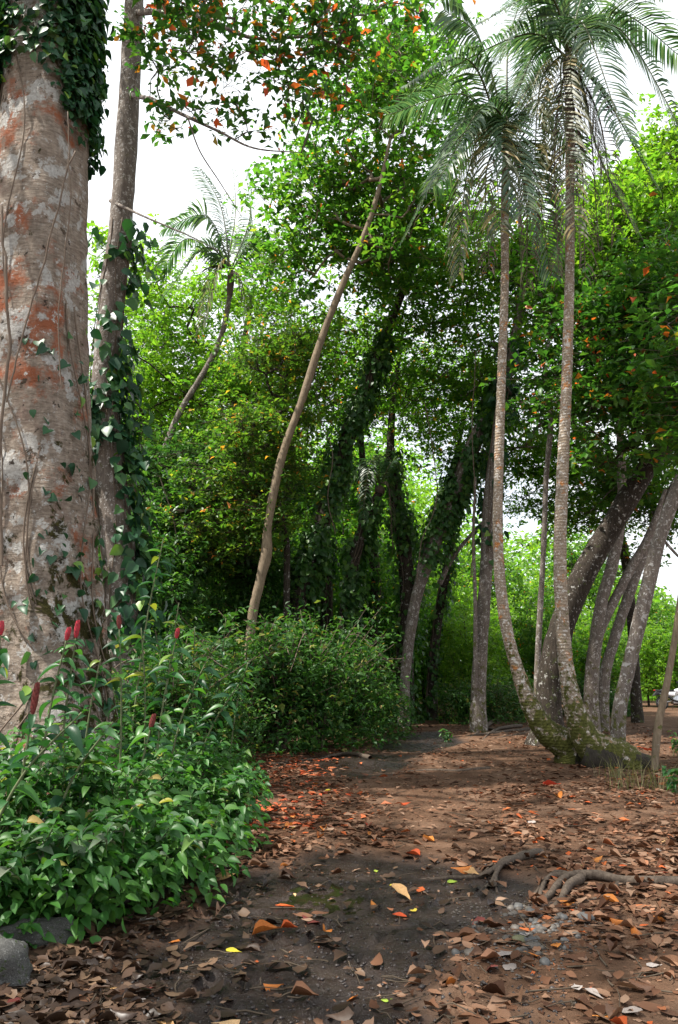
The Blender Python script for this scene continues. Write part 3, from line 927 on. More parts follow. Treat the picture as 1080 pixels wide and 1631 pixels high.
TE = tree('forked_tree', 'forked tree leaning right over the path end, upper half black with ivy', [(645, 1088), (652, 1020), (664, 950), (690, 870), (725, 780), (752, 715), (787, 645), (815, 590)], 24, [24, 24, 28, 32, 36, 34, 30, 16],
     'bark_grey', [(800, 600, 24, 70), (740, 560, 24, 70), (860, 560, 24, 70), (700, 600, 25, 50), (775, 500, 25, 80), (860, 460, 25, 80), (720, 660, 25, 42), (840, 640, 24, 50), (680, 690, 25, 40)],
     230, 'canopy_light', .19, 5, 8, .52, seed=33, from_frac=.55,
     extra=[([(662, 950), (672, 890), (690, 830), (700, 800)], 24, [16, 14, 10, 5]), ([(700, 930), (720, 890), (752, 850), (790, 810)], 24.5, [12, 10, 8, 4])])[1]
clothe('climbing_ivy', 'thick dark ivy on the forked tree beside the path end', TE, 3600, 'dark_leaf', .18, rs, t0=.46, t1=.97, out_=.13, ragged=.4, dens=lambda t, dr, c: .2 * (dr[:, 1] < .2))
TF = tree('grey_tree', 'straight grey tree rising behind the curved palm', [(762, 1100), (768, 1000), (775, 900), (782, 780), (797, 660), (812, 580), (828, 490), (832, 400), (826, 330)], 22.5, [34, 30, 28, 27, 24, 20, 16, 14, 8],
     'bark_grey', [(830, 400, 23, 75), (770, 430, 23, 70), (880, 380, 24, 60), (750, 350, 24, 50), (900, 460, 24, 60), (940, 400, 24, 60), (860, 700, 24, 45), (900, 660, 24, 45), (770, 730, 25, 32), (930, 750, 25, 40), (710, 730, 26, 32)], 250, 'canopy_light', .19, 6, 8, .52, seed=34, from_frac=.6,
     extra=[([(757, 1095), (757, 960), (754, 850), (758, 760)], 22.2, [12, 9, 7, 4])])[1]
clothe('philodendron_vine', 'broad leaved vine hanging on the grey tree behind the curved palm', TF, 420, 'ivy', .26, rs, t0=.35, t1=.95, out_=.16, ragged=.3)
TK = tree('stout_leaning_tree', 'stout mossy dark tree with flared base leaning right behind the palms', [(873, 1150), (876, 1090), (892, 1010), (924, 925), (972, 842), (1038, 735), (1085, 690), (1150, 640)], 19, [64, 56, 56, 54, 50, 44, 34, 20],
     'bark_dark', [(1040, 600, 17, 80), (1000, 500, 18, 80), (960, 640, 18, 70), (1060, 480, 17, 80), (930, 540, 19, 60), (1090, 690, 17, 50), (900, 620, 20, 60), (1120, 560, 17, 80), (960, 720, 18, 35)],
     320, 'almond_green', .21, 7, 8, .55, seed=35, from_frac=.5, flare=1.5, sides=18)[1]
tree('slender_tree', 'slender bare stemmed tree between the two palms', [(856, 1080), (860, 980), (866, 870), (870, 760), (878, 660), (868, 590), (878, 520)], 20.5, [14, 13, 12, 12, 12, 10, 6],
     'bark_grey', [(880, 480, 20, 50), (850, 430, 20.5, 45), (920, 420, 21, 50)], 70, 'canopy', .19, 5, 8, .52, seed=36, from_frac=.75)
tree('forked_grey_tree', 'grey forked tree just behind the tall palm, standing nearly upright', [(942, 1095), (948, 1030), (958, 960), (975, 900), (990, 810), (988, 700), (982, 610), (990, 540)], 22, [32, 30, 28, 26, 22, 18, 14, 8],
     'bark_grey', [(1000, 400, 20, 80), (1060, 330, 20, 80), (960, 330, 21, 60), (1080, 240, 21, 55), (940, 440, 21, 60), (1010, 290, 22, 50), (1000, 560, 21, 50)], 320, 'bright', .20, 7, 8, .55, seed=37, from_frac=.6,
     extra=[([(949, 1030), (962, 990), (984, 945), (1005, 905), (1035, 850), (1060, 780)], 22.05, [20, 22, 22, 20, 16, 8])])
tree('slanting_tree', 'slim grey tree slanting right, behind the one on the fallen palm base', [(962, 1085), (978, 1020), (1004, 940), (1030, 870), (1060, 800), (1098, 720)], 23, [26, 24, 24, 22, 18, 10],
     'bark_grey', [(1090, 640, 22, 60), (1060, 560, 22, 60), (1110, 720, 22, 45), (1030, 650, 22, 45), (1000, 760, 24, 40), (1050, 800, 24, 38), (940, 800, 24, 30), (1090, 830, 24, 35)], 230, 'canopy', .19, 7, 8, .52, seed=38, from_frac=.7)
tree('grey_leaning_tree', 'grey tree leaning right, growing beside the foot of the tall palm', [(984, 1188), (987, 1130), (1002, 1060), (1028, 950), (1050, 860), (1080, 775), (1120, 680)], 15.2, [36, 32, 30, 32, 30, 28, 20],
     'bark_grey', [(1100, 400, 15, 60), (1110, 560, 14, 70), (1120, 480, 15, 60), (1075, 640, 15, 35), (1150, 660, 15, 70)], 90, 'almond_green', .21, 6, 8, .55, seed=39, from_frac=.7,
     extra=[([(1052, 855), (1085, 890), (1110, 900)], 15.2, [8, 6, 4])])
tree('young_tree', 'thin young tree at the picture edge beside the mossy palm foot', [(1040, 1222), (1048, 1160), (1062, 1090), (1076, 1010), (1086, 930), (1098, 820), (1120, 700)], 14, [18, 17, 16, 15, 13, 10, 6],
     'bark_pale', [(1150, 640, 14, 70), (1130, 720, 14, 40)], 30, 'canopy', .19, 5, 8, .52, seed=40, from_frac=.8)
# trees of the left and middle distance
tree('broadleaf_tree', 'sunlit yellow green tree with dark crooked limbs left of the leaning one', [(352, 960), (350, 850), (360, 740), (372, 650), (386, 560), (400, 480)], 28, [22, 20, 18, 16, 14, 8],
     'bark_dark', [(300, 510, 30, 80), (250, 610, 30, 80), (380, 610, 28, 75), (425, 480, 28, 70), (345, 450, 31, 55), (245, 500, 32, 55), (225, 560, 32, 45), (195, 450, 26, 45), (225, 420, 27, 40), (170, 520, 24, 35), (160, 400, 22, 28), (165, 460, 22, 30), (160, 600, 23, 35), (300, 690, 30, 80), (310, 600, 29, 60), (430, 400, 28, 50)],
     420, 'bright', .22, 7, 8, .5, seed=41, from_frac=.2,
     extra=[([(362, 700), (330, 650), (290, 630), (240, 650), (215, 670)], 29, [10, 8, 7, 5, 3]), ([(376, 640), (350, 600), (325, 560), (300, 530)], 29, [9, 7, 5, 3])])
tree('yellowing_tree', 'bushy tree with yellow and orange leaves at the foot of the leaning one', [(456, 985), (457, 910), (455, 850), (440, 780), (420, 710)], 22, [16, 15, 14, 11, 6],
     'bark_dark', [(400, 690, 21, 55), (450, 570, 22, 65), (375, 770, 21, 55), (440, 740, 22, 50), (330, 850, 21, 50), (400, 840, 21, 50), (470, 660, 23, 45), (340, 780, 23, 40)],
     300, 'yellowing', .16, 8, 8, .5, seed=42, from_frac=.3)
TS = tree('ivy_clad_stump', 'broken trunk black with ivy in the middle of the jungle', [(645, 1020), (648, 930), (640, 850), (630, 780), (622, 735), (626, 640), (640, 540)], 27, [36, 34, 30, 26, 20, 14, 8], 'bark_dark', [(620, 560, 27, 60), (660, 640, 28, 50), (590, 610, 28, 45), (700, 560, 28, 50)], 80, 'canopy_light', .19, 6, 8, .5, seed=43, from_frac=.6, cat='tree trunk')[1]
clothe('climbing_ivy', 'ivy covering the broken trunk in the middle of the jungle', TS, 2000, 'dark_leaf', .18, rs, t0=.0, t1=.75, out_=.22, ragged=.5)
TQ = tree('ivy_clad_post', 'slim upright trunk black with ivy left of the middle', [(520, 1000), (518, 900), (514, 820), (520, 720)], 27, [30, 28, 24, 14], 'bark_dark',
          [(510, 740, 27, 45), (540, 780, 28, 40), (490, 800, 28, 40)], 70, 'dark_leaf', .2, 5, 7, .5, seed=44, cat='tree trunk')[1]
clothe('climbing_ivy', 'ivy covering the slim upright trunk left of the middle', TQ, 2000, 'dark_leaf', .2, rs, t0=.0, t1=.9, out_=.2, ragged=.4)
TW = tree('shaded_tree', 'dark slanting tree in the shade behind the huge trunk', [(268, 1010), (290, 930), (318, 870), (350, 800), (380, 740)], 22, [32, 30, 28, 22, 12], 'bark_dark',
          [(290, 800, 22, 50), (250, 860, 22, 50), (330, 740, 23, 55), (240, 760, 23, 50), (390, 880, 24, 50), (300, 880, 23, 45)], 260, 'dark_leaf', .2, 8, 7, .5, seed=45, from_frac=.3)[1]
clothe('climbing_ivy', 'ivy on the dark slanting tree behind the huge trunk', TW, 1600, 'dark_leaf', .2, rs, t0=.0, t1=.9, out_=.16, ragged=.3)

for _c, _d, _w, _lab, _sd in (([(452, 985), (450, 900), (456, 800), (472, 690), (490, 600)], 28, [22, 20, 18, 14, 8], 'slim ivy wrapped tree just right of the pale leaning foot', 46), ([(362, 960), (374, 880), (392, 790), (408, 690), (412, 600)], 26, [26, 24, 20, 16, 8], 'ivy wrapped tree left of the pale leaning foot', 47),
        ([(592, 1010), (598, 930), (590, 850), (578, 740), (572, 640)], 30, [26, 24, 20, 16, 8], 'ivy wrapped tree rising behind the small drooping palm', 48), ([(690, 1060), (702, 960), (718, 870), (722, 760), (740, 660)], 29, [22, 20, 16, 14, 8], 'ivy wrapped tree behind the forked one', 49)):
    _t = tree('ivy_clad_tree', _lab, _c, _d, _w, 'bark_dark', [(_c[-1][0], _c[-1][1], _d, 60), (_c[-1][0] + 40, _c[-1][1] - 60, _d, 50), (_c[-1][0] - 50, _c[-1][1] + 30, _d, 50)], 70, 'canopy_light', .2, 6, 8, .5, seed=_sd, from_frac=.5, group='slim ivy wrapped trees')[1]
    clothe('climbing_ivy', 'ivy on the ' + _lab, _t, 900, 'dark_leaf', .17, rs, t0=.0, t1=.8, out_=.11, ragged=.3, group='ivy on the slim trees')
tree('spreading_tree', 'wide airy tree filling the middle of the canopy behind the leaning trunks', [(432, 980), (424, 880), (430, 780), (452, 640), (470, 520)], 30, [26, 24, 22, 18, 10], 'bark_dark',
     [(300, 570, 30, 95), (400, 640, 29, 90), (500, 600, 30, 90), (600, 640, 31, 90), (690, 600, 30, 80), (350, 760, 29, 70), (250, 740, 29, 70)], 200, 'canopy_light', .2, 6, 8, .5, seed=55, from_frac=.2, sub_r=.6)
tree('hanging_leaf_tree', 'airy tree whose leaves hang among the leaning grey trunks', [(1012, 1095), (1006, 980), (994, 880), (962, 770), (930, 690)], 27, [24, 22, 20, 16, 8], 'bark_dark',
     [(790, 690, 27, 60), (850, 740, 28, 60), (910, 720, 27, 60), (960, 800, 27, 60), (1020, 760, 26, 60), (1070, 800, 26, 50), (900, 820, 28, 45), (1080, 660, 26, 60), (1000, 880, 27, 40), (830, 820, 29, 35), (760, 760, 28, 35)], 360, 'canopy_light', .19, 7, 8, .5, seed=56, from_frac=.3, sub_r=.5)

# woods further back, one tree copied at different sizes and turns
def far_tree(seed, leafm, hgt, rad):
    rs = np.random.default_rng(seed)
    C = np.array([[0, 0, -.3, .20], [.15, .1, hgt * .3, .16], [-.1, .2, hgt * .6, .12], [.1, 0, hgt * .85, .05]])
    TP = catmull(C, 16)
    root = thing('woodland_tree', 'x', 'tree')
    b = Build(); b.add(*tube(TP[:, :3], TP[:, 3], 8, .25, 2, seed)); link('trunk', b.mesh('trunk', MT['bark_grey']), root)
    n = 150
    u = unit(rs.normal(0, 1, (n, 3))) * (rs.uniform(0, 1, n) ** .4)[:, None]
    tips = np.array([0, 0, hgt * .66]) + u * np.array([rad, rad, hgt * .36])
    pts, radd, chains, limb, cnt = grow(list(TP[5:, :3]), None, tips, rs)
    tw = Build()
    for ch in chains: tw.add(*tube(pts[ch], np.minimum(radd[ch], .09), 3))
    tag(link('twigs', tw.mesh('twigs', MT['twig']), root), kind='stuff')
    cr = Build()
    cen = np.repeat(tips, 6, 0) + rs.normal(0, .42, (n * 6, 3))
    rosettes(cr, cen, rs, .27, 8, .5, TPL_OVAL)
    tag(link('crown', cr.mesh('crown', MT[leafm]), root), kind='stuff')
    return root
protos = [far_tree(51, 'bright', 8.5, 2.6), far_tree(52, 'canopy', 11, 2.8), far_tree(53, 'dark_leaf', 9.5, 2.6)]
used = set()
far_spots = [  # px, distance, height scale, which, label
    (235, 38, 1.9, 0, 'tall sunlit tree far behind the second trunk'), (310, 46, 2.1, 0, 'tall pale green tree under the far palm'), (420, 40, 1.5, 1, 'mid green tree far behind the leaning trunk'),
    (500, 44, 1.7, 0, 'pale tree far behind the ivy clad slim trunk'), (570, 38, 1.2, 1, 'leafy tree far behind the small drooping palm'), (640, 48, 1.5, 0, 'sunlit tree far behind the broken ivy trunk'),
    (160, 34, 1.6, 2, 'shaded tree in the gap beside the huge trunk'), (700, 50, 1.15, 0, 'sunlit low tree at the far end of the path'),
    (770, 44, .85, 1, 'low tree seen past the straight grey trunk'), (835, 52, .95, 0, 'low sunlit tree between the two palms far off'), (905, 46, .95, 1, 'low tree far behind the stout leaning trunk'),
    (960, 55, .95, 0, 'low pale tree far behind the forked grey trunk'), (1020, 48, .62, 1, 'low leafy tree above the second motorcycle'), (1075, 52, .62, 0, 'low sunlit tree above the white motorcycle'),
    (1130, 44, .7, 1, 'leafy tree at the picture edge behind the motorcycles'), (350, 36, 1.3, 2, 'dark tree far behind the crooked limbed one'), (545, 52, 2.2, 0, 'tallest pale tree in the far middle')]
for px, dd, s, k, lab in far_spots:
    o = protos[k] if k not in used else copy_tree(protos[k])
    used.add(k)
    x = (px - 540) / FPX * dd * 1.03
    o.matrix_basis = Matrix.Translation((x, dd, H(x, dd))) @ Matrix.Rotation(rnd.uniform(0, 6.28), 4, 'Z') @ Matrix.Diagonal((s * .9, s * .9, s, 1))
    tag(o, lab, 'tree', 'woodland trees far behind')

# leafy young trees filling the shade between the trunks
def understory(seed, leafm, hgt, rad, leaf):
    rs = np.random.default_rng(seed)
    root = thing('understory_tree', 'x', 'tree')
    TP = catmull(np.array([[0, 0, -.2, .07], [.1, .1, hgt * .4, .05], [0, .1, hgt * .9, .02]]), 14)
    b = Build(); b.add(*tube(TP[:, :3], TP[:, 3], 7, .25, 2, seed)); link('trunk', b.mesh('trunk', MT['bark_dark']), root)
    n = 210
    u = unit(rs.normal(0, 1, (n, 3))) * (rs.uniform(0, 1, n) ** .45)[:, None]
    tips = np.array([0, 0, hgt * .52]) + u * np.array([rad, rad, hgt * .50])
    tips[:, 2] = np.maximum(tips[:, 2], .15)
    pts, radd, chains, limb, cnt = grow(list(TP[2:, :3]), None, tips, rs, .006)
    tw = Build()
    for ch in chains: tw.add(*tube(pts[ch], np.minimum(radd[ch], .05), 3))
    tag(link('twigs', tw.mesh('twigs', MT['twig']), root), kind='stuff')
    cr = Build()
    rosettes(cr, np.repeat(tips, 7, 0) + rs.normal(0, .3, (n * 7, 3)), rs, leaf, 8, .48, TPL_OVAL, .4)
    tag(link('crown', cr.mesh('crown', MT[leafm]), root), kind='stuff')
    return root
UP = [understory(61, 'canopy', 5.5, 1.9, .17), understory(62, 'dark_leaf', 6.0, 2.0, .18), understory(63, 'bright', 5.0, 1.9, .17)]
uused = set()
US = [(225, 21, 1.0, 1, 'dark young tree close behind the second trunk'), (340, 27, 1.2, 0, 'young tree behind the shaded slanting trunk'), (395, 25, 1.0, 1, 'dark young tree left of the pale leaning foot'),
      (580, 31, 1.2, 0, 'young tree behind the small drooping palm'),
      (670, 33, 1.0, 0, 'young tree right of the broken ivy trunk'), (700, 40, 1.3, 2, 'bright young tree over the end of the path'), (735, 30, .8, 2, 'bright young tree left of the straight grey trunk'),
      (255, 33, 1.7, 2, 'tall bright young tree beneath the far palm'), (380, 34, 1.7, 2, 'tall bright young tree between the crooked limbs'), (640, 40, 1.6, 2, 'tall bright young tree in the far middle gap'), (800, 36, 1.0, 2, 'bright young tree behind the curved palm stem'),
      (840, 32, .85, 0, 'young tree behind the slender stem'), (905, 34, .85, 2, 'bright young tree behind the tall palm stem'), (950, 33, .7, 0, 'young tree behind the forked grey trunk'), (1010, 40, .85, 2, 'bright young tree above the hidden motorcycle'), (1065, 40, .75, 0, 'young tree behind the white motorcycle'),
      (190, 28, 1.5, 1, 'dark young tree showing between the two big trunks'), (545, 36, 1.7, 0, 'tall young tree deep in the middle'), (450, 38, 1.9, 2, 'tall bright young tree deep behind the leaning trunk')]
for px, dd, s, k, lab in US:
    o = UP[k] if k not in uused else copy_tree(UP[k])
    uused.add(k)
    x = (px - 540) / FPX * dd * 1.02
    o.matrix_basis = Matrix.Translation((x, dd, H(x, dd))) @ Matrix.Rotation(rnd.uniform(0, 6.28), 4, 'Z') @ Matrix.Diagonal((s, s, s, 1))
    tag(o, lab, 'tree', 'young trees filling the jungle')

# the wood at the very back reads as one mass of leaves
rs = np.random.default_rng(60)
b = Build()
n = 66000
fx = rs.uniform(-48, 48, n); fy = rs.uniform(60, 84, n)
top = np.interp(fx / fy * FPX + 540, [-900, 0, 220, 300, 560, 700, 760, 830, 900, 1000, 1080, 1900], [30, 30, 24, 24, 25, 20, 17, 14.5, 15, 12, 8.5, 9])
fz = rs.uniform(0, 1, n) ** .8 * top * (.55 + .7 * n2(fx, fy, .16, 61))
az = rs.uniform(0, 6.28, n)
dd = np.stack([np.cos(az), np.sin(az), rs.normal(-.2, .4, n)], 1)
L = rs.uniform(.35, .75, n)
scatter(b, np.stack([fx, fy, fz], 1), dd, np.stack([rs.normal(0, .5, n), rs.normal(-.3, .5, n), np.ones(n)], 1), L, L * .55, [(np.array([[0, 0, 0], [.45, .5, .12], [.45, -.5, .12], [1, 0, -.15]]), np.array([[0, 2, 3], [0, 3, 1]]))], rs)
tag(link('distant_woods', b.mesh('distant_woods', MT['bright'])), 'far off wood closing the view as one mass of leaves', 'woods', kind='stuff')

# ------------------------------------------------------------------ palms
def frond(parent, base, pm, pt, off, kind, rs, pairs=72, leaf=.9, width=.045, rach=.03, outward=None):
    pt = pt + (pt - pm) * .18 + np.array([0, 0, -.25])
    C = catmull(np.array([base, pm, pt]), 26)
    T = unit(np.gradient(C, axis=0))
    b = Build(); b.add(*tube(C - off, np.linspace(rach, rach * .2, 26), 5))
    mt = {'green': 'palm', 'old': 'palm_old', 'dead': 'palm_dead'}[kind]
    fo = link('frond', b.mesh('frond', MT['palm_old' if kind != 'dead' else 'palm_dead']), parent)
    h = np.array([pm[0] - base[0], pm[1] - base[1], 0.])
    if np.linalg.norm(h) < .25: h = np.array([0, -1., 0])
    up = unit(h) * .8 + np.array([0, 0, .75])
    n = pairs * 2
    t = np.repeat(np.linspace(.10, .995, pairs), 2) + rs.uniform(-.006, .006, n)
    t = np.clip(t, .02, .999)
    f = t * 25; i = np.minimum(f.astype(int), 24); k = (f - i)[:, None]
    p = C[i] * (1 - k) + C[i + 1] * k
    tt = T[i]
    s = np.tile([1., -1.], pairs)[:, None] * unit(np.cross(tt, np.broadcast_to(up, tt.shape)))
    nn = np.cross(s, tt) * np.sign((np.cross(s, tt) @ up))[:, None]
    ln = leaf * (np.sin(np.pi * (.12 + .80 * t)) ** .6) * rs.uniform(.8, 1.1, n)
    gdrop = {'green': .95, 'old': 1.1, 'dead': 2.6}[kind] * rs.uniform(.6, 1.4, n)
    d0 = unit(tt * .65 + s * rs.uniform(.75, 1.0, n)[:, None] + nn * .22)
    keep = rs.random(n) > (.03 if kind == 'green' else .10 if kind == 'old' else .42)
    p, d0, ln, gdrop, nn = p[keep], d0[keep], ln[keep], gdrop[keep], nn[keep]
    w = unit(np.cross(d0, nn)) * (.55 if kind == 'dead' else 1)
    pts, q, dcur = [], p, d0
    for st in range(4):
        pts.append(q)
        q = q + dcur * (ln / 3)[:, None]
        dcur = unit(dcur + np.array([0, 0, -1.]) * (gdrop * .55)[:, None])
    ws = [.35, 1, .8, .08]
    V = np.stack([x + w * (sg * width * .5 * a) for x, a in zip(pts, ws) for sg in (1, -1)], 1)
    m = len(p)
    F = np.array([[0, 1, 3, 2], [2, 3, 5, 4], [4, 5, 7, 6]])
    F = (F[None] + (np.arange(m) * 8)[:, None, None]).reshape(-1, 4)
    tag(link('leaflets', mesh('leaflets', V.reshape(-1, 3) - off, F, MT[mt]), fo), kind='stuff')

def palm(name, label, ctrl, d, w, crown, fronds, seed, group=None, bark='bark_palm', leaf=.9, pairs=72, width=.045, flare=1.0, cat='palm'):
    rs = np.random.default_rng(seed)
    TP = trunk_path(ctrl, d, w, n=300, wf=.62)
    if flare > 1: TP[:, 3] *= 1 + (flare - 1) * np.exp(-(TP[:, 2] - TP[0, 2]) / .5)
    ring = 1 + .07 * ((np.arange(300) * .37 + .25 * np.sin(np.arange(300) * .21)) % 1.0) ** 2
    base = TP[0, :3].copy()
    root = thing(name, label, cat, base, group)
    b = Build(); b.add(*tube(TP[:, :3], TP[:, 3] * ring, 14, .16, 5, seed))
    link('trunk', b.mesh('trunk', MT[bark], off=base), root)
    c = P(*crown)
    b = Build()           # fibrous sheath below the fronds
    e = TP[-1, :3]
    b.add(*tube(catmull(np.array([e - (c - e) * .1, (e + c) / 2, c + (c - e) * .15]), 8), TP[-1, 3] * np.array([1, 1.25, 1.5, 1.6, 1.6, 1.4, 1.0, .5]), 9, .4, 6))
    link('leaf_sheath', b.mesh('leaf_sheath', MT['palm_dead'], off=base), root)
    for (mx, my, md, tx, ty, td, kind) in fronds:
        frond(root, c + rs.normal(0, .08, 3), P(mx, my, md), P(tx, ty, td), base, kind, rs, pairs, leaf, width)
    return root, TP

palm('coconut_palm', 'coconut palm with sharply curved foot, the shorter of the two beside the path', [(905, 1190, 15.0), (872, 1166, 15), (848, 1130, 15), (822, 1060, 15), (803, 980, 15), (794, 880, 15), (794, 760, 15), (799, 600, 15), (804, 450, 15), (804, 330, 15), (806, 250, 15)], 15, [78, 62, 48, 32, 29, 26, 24, 22, 20, 20, 18],
     (808, 215, 15), [(735, 215, 14.8, 655, 345, 14.5, 'green'), (735, 150, 15.2, 635, 165, 15.6, 'green'), (748, 265, 14.6, 733, 395, 14.5, 'old'), (790, 215, 13.8, 795, 330, 13.6, 'old'), (765, 65, 15.0, 715, 10, 15.2, 'green'),
      (812, 60, 15.4, 850, -60, 15.8, 'green'), (860, 160, 15.6, 915, 230, 16.2, 'green'), (775, 270, 14.5, 778, 390, 14.5, 'dead'), (836, 300, 15.2, 838, 420, 15.3, 'dead'), (850, 265, 15.7, 872, 400, 15.9, 'green'),
      (745, 95, 14.2, 655, 120, 13.6, 'green'), (855, 75, 16.2, 890, 10, 17, 'green'), (770, 170, 13.8, 705, 260, 13.2, 'green'), (820, 130, 16.8, 815, 150, 18.5, 'green'), (808, 190, 13.9, 830, 300, 13.4, 'green'), (760, 190, 16.2, 700, 270, 17, 'green')],
     71, 'coconut palms beside the path', flare=1.15)
palm('coconut_palm', 'tallest coconut palm, pale blotched trunk rising from a mossy swollen foot', [(990, 1215, 14.5), (945, 1190, 14.5), (922, 1150, 14.5), (906, 1090, 14.5), (897, 1010, 14.5), (892, 900, 14.5), (895, 780, 14.5), (902, 620, 14.5), (907, 450, 14.5), (908, 300, 14.5), (906, 130, 14.5)], 14.5, [92, 80, 58, 42, 34, 32, 30, 27, 24, 22, 20],
     (905, 85, 14.5), [(985, 45, 14.2, 1085, 195, 13.8, 'green'), (985, 20, 14.9, 1078, 75, 15.4, 'green'), (968, 160, 14.2, 1032, 262, 14, 'green'), (893, 120, 13.6, 912, 315, 13.3, 'old'), (955, -60, 14.3, 1030, -40, 14.2, 'green'),
      (862, -20, 14.2, 800, 70, 13.6, 'green'), (835, 55, 14.3, 685, 112, 13.9, 'green'), (870, -10, 13.5, 770, 20, 12.6, 'green'), (930, -40, 16, 965, 40, 17.6, 'green'), (936, 170, 14.4, 950, 350, 14.4, 'dead'),
      (884, 215, 14.2, 888, 390, 14.2, 'dead'), (955, 190, 14.8, 975, 330, 15.0, 'dead'), (925, 240, 14.3, 930, 395, 14.3, 'dead'), (952, 240, 14.2, 1000, 330, 14, 'old'), (860, 140, 13.9, 850, 290, 13.6, 'old'),
      (905, -80, 14.6, 900, -220, 14.6, 'green'), (930, 40, 13.4, 985, 180, 12.9, 'green'), (880, 30, 15.8, 840, 110, 17, 'green'), (905, 200, 15.0, 900, 350, 15.2, 'dead')],
     72, 'coconut palms beside the path', flare=1.2)
TC = palm('small_palm', 'small drooping palm on a dark ivy covered stem deep in the jungle', [(548, 1010), (556, 930), (572, 860), (594, 805), (604, 785)], 26, [32, 30, 28, 24, 18], (606, 775, 26),
     [(575, 740, 25.8, 545, 800, 25.6, 'green'), (630, 735, 26, 650, 790, 26, 'green'), (590, 735, 25.2, 580, 800, 24.6, 'green'), (605, 725, 26.5, 620, 740, 27.5, 'green'), (620, 780, 25.8, 625, 850, 25.8, 'dead'), (585, 770, 26.2, 575, 830, 26.4, 'old')],
     73, bark='bark_dark', leaf=.6, pairs=36, width=.05)[1]
clothe('climbing_ivy', 'ivy covering the stem of the small drooping palm', TC, 2000, 'dark_leaf', .2, rs, t0=0, t1=.9, out_=.18, ragged=.4)
palm('far_palm', 'far palm on a pale bent stem against the white sky', [(236, 900), (252, 760), (268, 700), (290, 650), (322, 598), (345, 555), (357, 520), (366, 470)], 25, [18, 17, 16, 15, 15, 14, 13, 12], (368, 430, 25),
     [(330, 345, 25.0, 272, 352, 24.6, 'green'), (352, 330, 25.4, 322, 268, 25.8, 'green'), (325, 395, 24.6, 272, 450, 24.2, 'green'), (398, 345, 25.2, 392, 275, 25.5, 'green'), (405, 385, 25.0, 450, 410, 25.0, 'green'), (345, 430, 24.5, 325, 500, 24.3, 'old'),
      (300, 380, 25.6, 262, 420, 26.0, 'green'), (375, 340, 25.5, 372, 270, 26.5, 'green'), (385, 450, 24.8, 395, 520, 24.8, 'dead')], 74, bark='bark_grey', leaf=.95, pairs=50, width=.065)

# ------------------------------------------------------------------ shrubs at the path's edge
def stems_for(base, h, spread, n, rs, lean=(0, 0)):
    out_ = []
    for i in range(n):
        a = rs.uniform(0, 6.28); s = spread * rs.uniform(.25, 1.0)
        hh = h * rs.uniform(.6, 1.15) * (1 - .25 * (s / max(spread, .01)) ** 2)
        top = np.array([math.cos(a) * s + lean[0], math.sin(a) * s + lean[1], hh])
        mid = np.array([top[0] * .35, top[1] * .35, hh * .6]) + rs.normal(0, .04, 3)
        b0 = np.array([math.cos(a) * .08, math.sin(a) * .08, -.05])
        out_.append(catmull(np.array([b0, mid, top]), 14))
    return out_

LEAF_SH = [mesh('leaf', *leaf_grid(6, 1, 'ellip', .10 + .04 * q, .15 + .10 * q, .08, 80 + q), MT['shrub_o']) for q in range(6)]
LEAF_DU = [mesh('leaf', *leaf_grid(6, 1, 'ellip', .08 + .04 * q, .25 + .10 * q, .12, 90 + q), MT['shrub_dusty']) for q in range(4)]
TP_SH = [leaf_grid(4, 1, 'ellip', .12, .2, 0, 1), leaf_grid(4, 1, 'ellip', .2, .35, .1, 2)]

